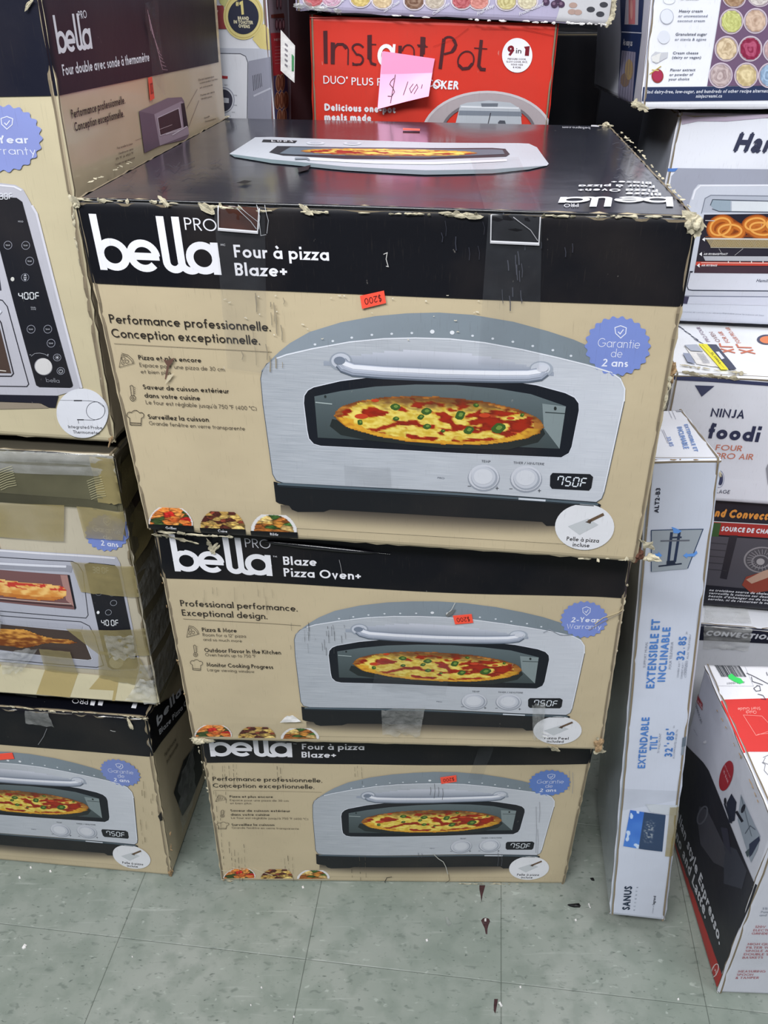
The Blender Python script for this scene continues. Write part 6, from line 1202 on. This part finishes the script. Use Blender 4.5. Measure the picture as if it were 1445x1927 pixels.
A.part = 'round_seal'; A.ell((998, 40), 50, 118, (164, 40, 50), 2, 36, -16); A.txt('15 BAR', (975, 10), (1012, 100), 20, (220, 170, 176), 3, wt=.14); A.txt('PRESSURE PUMP', (985, -40), (1030, 60), 11, (220, 170, 176), 3)
A.part = 'printed_machine_picture'; A.poly([(1000, 250), (1040, 175), (1080, 240), (1065, 380), (1020, 400)], (40, 44, 60), 2); A.ell((990, 232), 10, 26, (30, 30, 40), 3, 14); A.line([(985, 250), (1040, 400)], 14, (40, 44, 56), 3)
A.poly([(1115, 180), (1262, 500), (1240, 600), (1190, 700), (1090, 380)], (150, 160, 172), 2); A.poly([(1180, 560), (1255, 500), (1260, 530), (1200, 640), (1180, 660)], (44, 52, 76), 3); A.line([(1080, 310), (1130, 390)], 20, (30, 32, 42), 4); A.ell((1135, 290), 14, 36, (40, 42, 52), 4, 14, -20); A.line([(1150, 480), (1190, 420), (1230, 450)], 6, (90, 98, 112), 4); A.line([(1120, 200), (1200, 500)], 5, (110, 120, 130), 4); A.poly([(1150, 620), (1185, 590), (1180, 640), (1165, 660)], (70, 84, 90), 4)
A.k = K['d2']; A.part = 'printed_lettering'; A.poly([(828, 925), (882, 1030), (878, 1088), (820, 990)], (170, 60, 70), 2); A.txt('Breville', (824, 985), (878, 1080), 26, (230, 200, 206), 3); A.txt('EXPRESS SET', (822, 1040), (870, 1212), 26, (90, 92, 108), 3, wt=.14); A.txt('stainless steel', (806, 1250), (836, 1310), 12, (150, 152, 164), 3)
A.part = 'scuff_marks'; A.poly([(890, 1355), (912, 1345), (918, 1362), (905, 1375), (888, 1368)], (240, 240, 244), 6)
A.build(R6['left'])
A = Art(R6['frontF']); A.k = K['d3']; A.part = 'printed_lettering'; RD = (170, 84, 92)
for t, a, b, c in (('15 BAR', (1265, 1055), (1420, 1056), GY), ('Pump pressure', (1256, 1080), (1460, 1081), GY), ('and crema', (1245, 1104), (1400, 1105), GY), ('120V', (1212, 1192), (1292, 1194), RD), ('ELECTRIC', (1198, 1218), (1360, 1221), RD), ('GRINDER', (1186, 1243), (1330, 1246), RD), ('HIGH QUALITY', (1156, 1324), (1420, 1328), RD), ('FILTER WITH', (1146, 1350), (1380, 1354), RD),
                   ('SINGLE AND', (1138, 1375), (1370, 1379), RD), ('DOUBLE SIZE', (1126, 1401), (1370, 1405), RD), ('BASKETS', (1116, 1427), (1272, 1428), RD), ('MEASURING', (1083, 1532), (1292, 1534), RD), ('SPOON', (1073, 1557), (1197, 1558), RD), ('& TAMPER', (1063, 1581), (1240, 1582), RD)): A.txt(t, a, b, 17, c, 2, wt=.14, up=(.32, -1))
A.build(R6['front'])
# =============== torn card, tape, stickers on the middle and left stacks
t1 = C1['t']; k1 = (0, 0, 1)
def P1(p, f=F1, h=.004): u, v = f.px(p); return f.at(u, v, h)
def fl(c, f, pts, n, size, seed, spread=.003, mat='torn_paper', h=.003, long=1.6): flakes(c['t'], [P1(p, f, h) for p in pts], n, size, seed, mat=mat, out=f.n, spread=spread, long=long)
fl(C1, F1, [(140, 376), (240, 378), (330, 382)], 26, .006, 1, .0015); fl(C1, F1, [(345, 384), (410, 388), (500, 396)], 26, .007, 2, .002); fl(C1, F1, [(500, 396), (700, 400), (925, 404)], 34, .006, 3, .0012); fl(C1, F1, [(830, 401), (905, 406)], 26, .009, 4, .002); fl(C1, F1, [(1020, 405), (1290, 408)], 34, .006, 5, .0012)
fl(C1, F1, [(137, 380), (140, 440), (152, 500)], 22, .005, 7, .0015); fl(C1, F1, [(278, 999), (350, 1005), (470, 1011)], 30, .008, 8, .002); fl(C1, F1, [(1195, 1052), (1150, 1052), (1080, 1048)], 10, .006, 9)
for p, s, r in (((308, 378), 10, .009), ((388, 390), 11, .016), ((572, 392), 12, .012), ((140, 376), 13, .012)): fl(C1, F1, [p, (p[0]+6, p[1]+4)], 9, r, s, .002)
ft = T1
fl(C1, ft, [(1170, 250), (1200, 280), (1240, 330), (1270, 370), (1300, 398)], 60, .008, 21, .004); fl(C1, ft, [(150, 352), (200, 328), (250, 304)], 22, .006, 22, .003)
crumple(t1, F1.at(.993, .985, .001), .011, 5, sq=(1.1, .8, 1.3)); fl(C1, F1, [(1296, 404), (1318, 420), (1312, 440)], 24, .012, 23, .004)
crumple(t1, T1.at(.985, .985, .001), .008, 7); crumple(t1, F1.at(.004, .985, 0), .007, 9)
fl(C1, F1, [(1262, 706), (1256, 740), (1245, 790)], 16, .006, 24, .003); crumple(t1, P1((1268, 706), C1['frontF'], -.006), .012, 14, mat='kraft_paper', sq=(.5, .8, 1.6))
crumple(t1, F1.at(.998, .02, -.004), .015, 15, mat='brown_fluff', sq=(.8, .8, 1.1)); crumple(t1, F1.at(1.03, .008, -.004), .012, 16, sq=(1.2, .8, .7)); fl(C1, F1, [(1205, 1015), (1228, 1030)], 12, .012, 25, .004)
fl(C1, ft, [(1120, 240), (1150, 238)], 10, .008, 27, .003); fl(C1, ft, [(423, 224), (440, 223)], 5, .006, 28, .002)
# clear tape and flap pockets
def fq(pts, f=F1, kk='d5'): B = Art(f); B.k = K[kk]; return [B.P(p) for p in pts]
strip('tape_strip', F1, fq([(572, 85), (785, 92), (772, 700), (530, 680)]), 'clear_tape', t1, .0042, 8, 18, .0003, 3); strip('tape_strip', T1, fq([(1128, -190), (1170, -190), (1345, 160), (1040, 150)], T1, 'd5')[:0] or [T1.px(p) for p in ((884, 300), (975, 300), (1020, 404), (912, 400))], 'clear_tape', t1, .003, 8, 12, .0006, 5)
strip('tape_strip', F1, fq([(745, 90), (925, 95), (985, 480), (770, 470)], kk='d4')[:0] or [F1.px(p) for p in ((404, 386), (500, 392), (505, 700), (430, 690))], 'clear_tape', t1, .0042, 8, 16, .0003, 6)
strip('tape_patch', F1, [F1.px(p) for p in ((648, 872), (735, 876), (737, 914), (650, 910))], 'clear_tape', t1, .003, 6, 6, .0008, 8)
def pocket(f, t, q, col, seed):
    B = Art(f); V, F, C = [], [], []; qq_ = [B.P(p) for p in q]
    o = strip('tape_pocket', f, qq_, 'gloss_card', t, .0036, 8, 6, .0014, seed)
    ca = o.data.color_attributes.new('Col', 'FLOAT_COLOR', 'POINT'); ca.data.foreach_set('color', [x for v in o.data.vertices for x in lin(mixc(col, (col[0]*.4, col[1]*.4, col[2]*.4), .5+.5*nz(v.co.x*60, v.co.z*60, seed)))])
    B.part = 'tape_creases'; B.mat = 'plain_print'; B.line([q[0], q[3], q[2], q[1]], 2.2, (190, 190, 194), 28); B.line([(q[3][0], q[3][1]-3), (q[2][0], q[2][1]-3)], 3, (226, 226, 230), 29)  # pale border lines paint the tape's shiny edges, drawn with its creases
    B.line([(q[0][0]*.55+q[1][0]*.45, q[0][1]+4), (q[1][0]*.8+q[0][0]*.2, q[1][1]+24), (q[2][0]-2, q[2][1]-8)], 1.4, (150, 150, 154), 29); return B
pocket(F1, t1, [(413, 385), (490, 390), (487, 436), (414, 430)], (96, 50, 34), 3).build(C1['front'])  # brown put into this pocket's colour for what the glossy tape reflects
pocket(F1, t1, [(924, 402), (1016, 406), (1013, 458), (923, 454)], (26, 24, 30), 5).build(C1['front'])
B = Art(F1); B.k = K['d4']; B.part = 'tape_creases'; B.mat = 'plain_print'
for st in ([(915, 120), (930, 250), (955, 245)], [(945, 110), (965, 180), (958, 240)], [(820, 110), (870, 150), (915, 185)], [(905, 100), (925, 160), (920, 220)]): B.line(st, 2, (176, 178, 182), 28)
B.build(C1['front'])
# second carton tears
fl(C2, F2, [(292, 1006), (340, 1012), (372, 1020)], 26, .009, 31, .004); fl(C2, F2, [(392, 1018), (402, 1036), (412, 1024)], 16, .010, 32, .005); fl(C2, F2, [(365, 1388), (385, 1392), (400, 1390)], 26, .011, 33, .004)
crumple(C2['t'], P1((372, 1392), F2), .010, 21, sq=(1.5, .7, .9)); crumple(C2['t'], P1((1126, 1398), F2), .012, 22, mat='kraft_paper', sq=(.9, .7, 1.5)); fl(C2, F2, [(1124, 1380), (1132, 1412), (1120, 1414)], 18, .012, 34, .004)
fl(C2, F2, [(1036, 1402), (1050, 1412)], 12, .014, 35, .003); fl(C2, F2, [(1184, 1075), (1172, 1150), (1158, 1240)], 14, .004, 36, .001); fl(C2, F2, [(302, 1080), (322, 1180), (348, 1310)], 10, .004, 37, .0015, 'kraft_paper')
def curl(c, f, a, b, r, name='curled_tape_edge'):
    ua, ub = f.px(a), f.px(b); V, F, C = [], [], []; n, m = 24, 8; up = (f.c[3]-f.c[0]).normalized()
    for i in range(n+1):
        t = i/n; rr = r*(.25+.75*math.sin(math.pi*min(1, t*1.15))**.5 if t*1.15 < 1 else .15)*(1+.25*nz(t*9, 1)); p = f.at(ua[0]+(ub[0]-ua[0])*t, ua[1]+(ub[1]-ua[1])*t, .002)
        for j in range(m+1): a_ = math.pi*j/m; V.append(p+up*rr*math.cos(a_)+f.n*rr*1.1*math.sin(a_)); C.append(lin((16, 16, 22)))
    for i in range(n):
        for j in range(m): k = i*(m+1)+j; F.append((k, k+m+1, k+m+2, k+1))
    mesh_obj(name, V, F, 'gloss_card', c['t'], C, True, [(0, 0)]*len(V))
curl(C2, F2, (500, 1017), (735, 1040), .0035); curl(C1, F1, (140, 374), (1300, 409), .0016, 'folded_lid_edge')
for j, q in enumerate(([(712, 1230), (850, 1238), (838, 1300), (700, 1290)], [(718, 1330), (800, 1325), (790, 1380), (720, 1378)], [(1000, 1318), (1025, 1315), (1020, 1385), (1002, 1384)])): strip('crumpled_tape', F2, [F2.px(p) for p in q], 'crumpled_tape' if j else 'clear_tape', C2['t'], .005, 10, 10, .006, 90+j, .2)
strip('paper_scrap', F2, [F2.px(p) for p in ((540, 1340), (552, 1338), (568, 1350), (528, 1352))], 'white_paper', C2['t'], .005, 4, 4, .002, 3)
# third carton tears
fl(C3, F3, [(420, 1652), (455, 1662)], 14, .008, 41, .003); fl(C3, F3, [(860, 1660), (960, 1664), (1060, 1666)], 40, .007, 42, .003); fl(C3, F3, [(372, 1400), (384, 1450), (400, 1540)], 14, .005, 43, .002); fl(C3, F3, [(380, 1396), (400, 1392)], 10, .010, 44, .004); fl(C3, F3, [(925, 1662), (945, 1664)], 14, .009, 45, .004)
strip('clear_tape_scrap', F3, [F3.px(p) for p in ((500, 1368), (545, 1372), (538, 1392), (506, 1388))], 'crumpled_tape', C3['t'], .006, 6, 5, .004, 95)
strip('clear_tape_scrap', F3, [F3.px(p) for p in ((900, 1400), (930, 1395), (905, 1460), (880, 1458))], 'clear_tape', C3['t'], .005, 6, 8, .004, 96)
# third carton bottom crack
B = Art(F3); B.k = K['e3']; B.part = 'torn_slit'; B.line([(120, 918), (90, 924), (78, 950), (82, 966)], 4, (30, 28, 26), 14); B.line([(-60, 972), (40, 964), (74, 954)], 5, (214, 206, 186), 14); B.line([(462, 905), (468, 940), (440, 962)], 3, (90, 80, 66), 14); B.build(C3['front'])
# left stack tears
fl(L3, FL, [(0, 1326), (40, 1332), (100, 1338)], 22, .007, 51, .003); fl(L3, FL, [(110, 1338), (200, 1344), (276, 1352)], 26, .005, 52, .002); fl(L3, FL, [(242, 1352), (250, 1368)], 14, .011, 53, .004)
strip('tape_pocket', FL, [FL.px(p) for p in ((48, 1336), (92, 1340), (104, 1366), (50, 1358))], 'crumpled_tape', L3['t'], .004, 8, 6, .003, 97)
lr = L3['rightF']; B = Art(FL); B.k = K['c4']; B.part = 'torn_slit'; B.poly([(1040, 690), (1048, 720), (1042, 760), (1062, 800), (1060, 850), (1090, 850), (1098, 905), (1090, 960), (1110, 1060), (1076, 950), (1064, 905), (1040, 905), (1026, 870), (1046, 850), (1050, 790), (1034, 740)], (26, 24, 24), 14)
B.poly([(1042, 690), (1052, 720), (1046, 760), (1068, 800), (1078, 850), (1062, 800), (1042, 765), (1048, 725)], (190, 176, 140), 15); B.build(L3['front'])
crumple(L3['t'], FL.at(.997, .02, 0), .009, 31, mat='kraft_paper', sq=(.6, .7, 1.6)); fl(L3, FL, [(320, 1560), (325, 1640)], 14, .006, 55, .003, 'kraft_paper')
strip('clear_tape_scrap', lr, [(.12, .4), (.28, .42), (.26, .12), (.10, .1)], 'crumpled_tape', L3['t'], .005, 6, 10, .006, 98)
fl(L2, FT, [(0, 850), (100, 852), (215, 860)], 30, .008, 57, .004, 'crumpled_tape')
fl(B2, B2['frontF'], [(560, 10), (600, 14), (640, 20)], 26, .016, 61, .005, 'crumpled_tape'); fl(B2, B2['frontF'], [(700, 26), (900, 38), (1140, 46)], 50, .006, 62, .002, 'white_paper'); fl(B2, B2['frontF'], [(1155, 0), (1152, 30), (1140, 48)], 40, .012, 63, .005)
fl(R1, R1['frontF'], [(1190, 192), (1215, 204), (1206, 206)], 26, .010, 64, .006); crumple(R1['t'], toy((1194, 198), 1.392), .008, 41)
fl(R3, R3['frontF'], [(1285, 700), (1330, 706), (1390, 712)], 34, .011, 65, .003); fl(R3, R3['topF'], [(1280, 690), (1360, 702), (1400, 706)], 26, .010, 66, .003)
fl(SN, fs_, [(1222, 864), (1356, 864)], 12, .004, 67, .001, 'kraft_paper'); fl(SN, fs_, [(1354, 866), (1356, 900)], 6, .005, 68, .002)
fl(R6, R6['leftF'], [(1345, 1860), (1352, 1872)], 6, .006, 69, .002, 'white_paper'); fl(R6, R6['leftF'], [(1350, 1330), (1400, 1430), (1440, 1530)], 26, .005, 70, .002, 'kraft_paper')
fl(L1, L1['frontF'], [(206, 834), (213, 815)], 8, .010, 71, .003, 'kraft_paper'); fl(L1, L1['frontF'], [(55, 10), (62, 0)], 8, .008, 72, .003)
# price stickers
sticker(F1, t1, [(678, 555), (723, 545), (727, 568), (682, 579)], (250, 84, 62), '$200'); sticker(F2, C2['t'], [(852, 1152), (887, 1149), (890, 1165), (856, 1168)], (250, 84, 62), '$200'); sticker(F3, C3['t'], [(828, 1458), (858, 1454), (859, 1466), (830, 1470)], (250, 84, 62), '$200')
sticker(FL, L3['t'], [(-14, 1418), (24, 1415), (28, 1426), (-12, 1429)], (250, 84, 62)); sticker(FT, L2['t'], [(-20, 1022), (0, 1020), (3, 1026), (-18, 1034)], (250, 84, 62)); sticker(T1, t1, [(758, 244), (790, 245), (790, 248), (758, 247)], (240, 96, 70))
for p_, nm in ((F1, t1),): pass
# =============== litter on the floor
def litter(name, label, px_, pts, mat, h=.0012, cat='litter'):
    c = toz(px_, 0); q = [toz((px_[0]+x, px_[1]+y), 0) for x, y in pts]; c = sum(q, Vector())/len(q); V = [p-c+Vector((0, 0, .0002)) for p in q]+[(p-c)*.85+Vector((0, 0, h*(1+.6*math.sin(i*2.3)))) for i, p in enumerate(q)]; n = len(q)
    me = bpy.data.meshes.new(name); me.from_pydata(V+[Vector((0, 0, h*1.5))], [], [(i, (i+1) % n, n+(i+1) % n, n+i) for i in range(n)]+[(n+i, n+(i+1) % n, 2*n) for i in range(n)]); o = link(name, me, None, mat); o.location = (c.x, c.y, 0)
    o['label'] = label; o['category'] = cat; return o
litter('leather_scrap', 'dark red teardrop scrap with white dot on the floor below the middle stack', (914, 1741), [(-9, -9), (-5, -13), (0, -14), (6, -12), (8, -7), (5, 0), (3, 8), (3, 17), (0, 17), (-2, 6), (-6, -2)], 'debris_red')
litter('paper_speck', 'white speck on top of the dark red teardrop scrap', (913, 1733), [(-2, -2), (2, -2), (2, 2), (-2, 2)], 'white_paper', .004)
litter('plastic_scrap', 'black plastic sliver lying between the middle stack and the wall mount carton', (1080, 1705), [(-13, -2), (10, -3), (13, -1), (11, 3), (0, 3), (-8, 1)], 'black_plastic', .003)
litter('plastic_scrap', 'tiny black oval crumb behind the black plastic sliver', (1115, 1656), [(-5, -3), (1, -3), (4, 1), (2, 2), (-2, 1)], 'black_plastic', .002)
litter('paper_scrap', 'small white chip beside the black plastic sliver', (1107, 1705), [(-1, -4), (1, -4), (5, 4), (2, 3)], 'white_paper', .002)
litter('leather_scrap', 'dark streak of dried dirt at the foot of the bottom middle carton', (908, 1680), [(-6, -14), (5, -14), (3, -6), (0, 4), (-2, 18), (-4, 4), (-6, -6)], 'debris_red', .0008)
litter('leather_scrap', 'dark red strip near the bottom edge of the photo', (932, 1892), [(-2, -12), (5, -12), (3, 0), (0, 16), (-3, 10), (-3, 0)], 'debris_red')
litter('paper_scrap', 'white chip touching the dark red strip near the bottom edge', (941, 1891), [(-4, -4), (0, -5), (5, 2), (2, 5)], 'white_paper', .002)
litter('paper_scrap', 'white chip alone on the floor at lower left', (46, 1782), [(-5, 2), (1, -5), (5, -4), (3, 2), (-3, 5)], 'white_paper', .002)
litter('plastic_scrap', 'clear shiny plastic shard on the floor right of centre', (842, 1735), [(-5, -8), (0, -6), (8, 4), (2, 9), (-2, 4)], 'crumpled_tape', .004)
rnd = random.Random(12)
for x, y, wh in ((58, 1633, 'just in front of the left stack, nearest its carton'), (37, 1652, 'in front of the left stack, leftmost of three'), (95, 1640, 'in front of the left stack, rightmost of three'), (472, 1892, 'near the bottom edge, left of the dark tile joint'), (249, 1801, 'on open floor at lower left, midway to the joint'),
                 (553, 1914, 'at the very bottom edge, right of the dark tile joint'), (492, 1859, 'left of the dark tile joint, upper of two there'), (803, 1770, 'below the clear plastic shard'), (570, 1670, 'at the foot of the bottom middle carton'), (1083, 1732, 'below the black plastic sliver'),
                 (979, 1858, 'right of the long tile joint near the bottom'), (1276, 1881, 'left of the espresso carton corner'), (696, 1655, 'under the front edge of the bottom middle carton')):
    s = rnd.uniform(1.4, 2.8); o = litter('paper_crumb', 'tiny pale crumb '+wh, (x, y), [(-s, -s*.6), (s*.6, -s), (s, s*.5), (-s*.5, s)], 'white_paper', .0015); o['group'] = 'pale crumbs scattered over the floor'
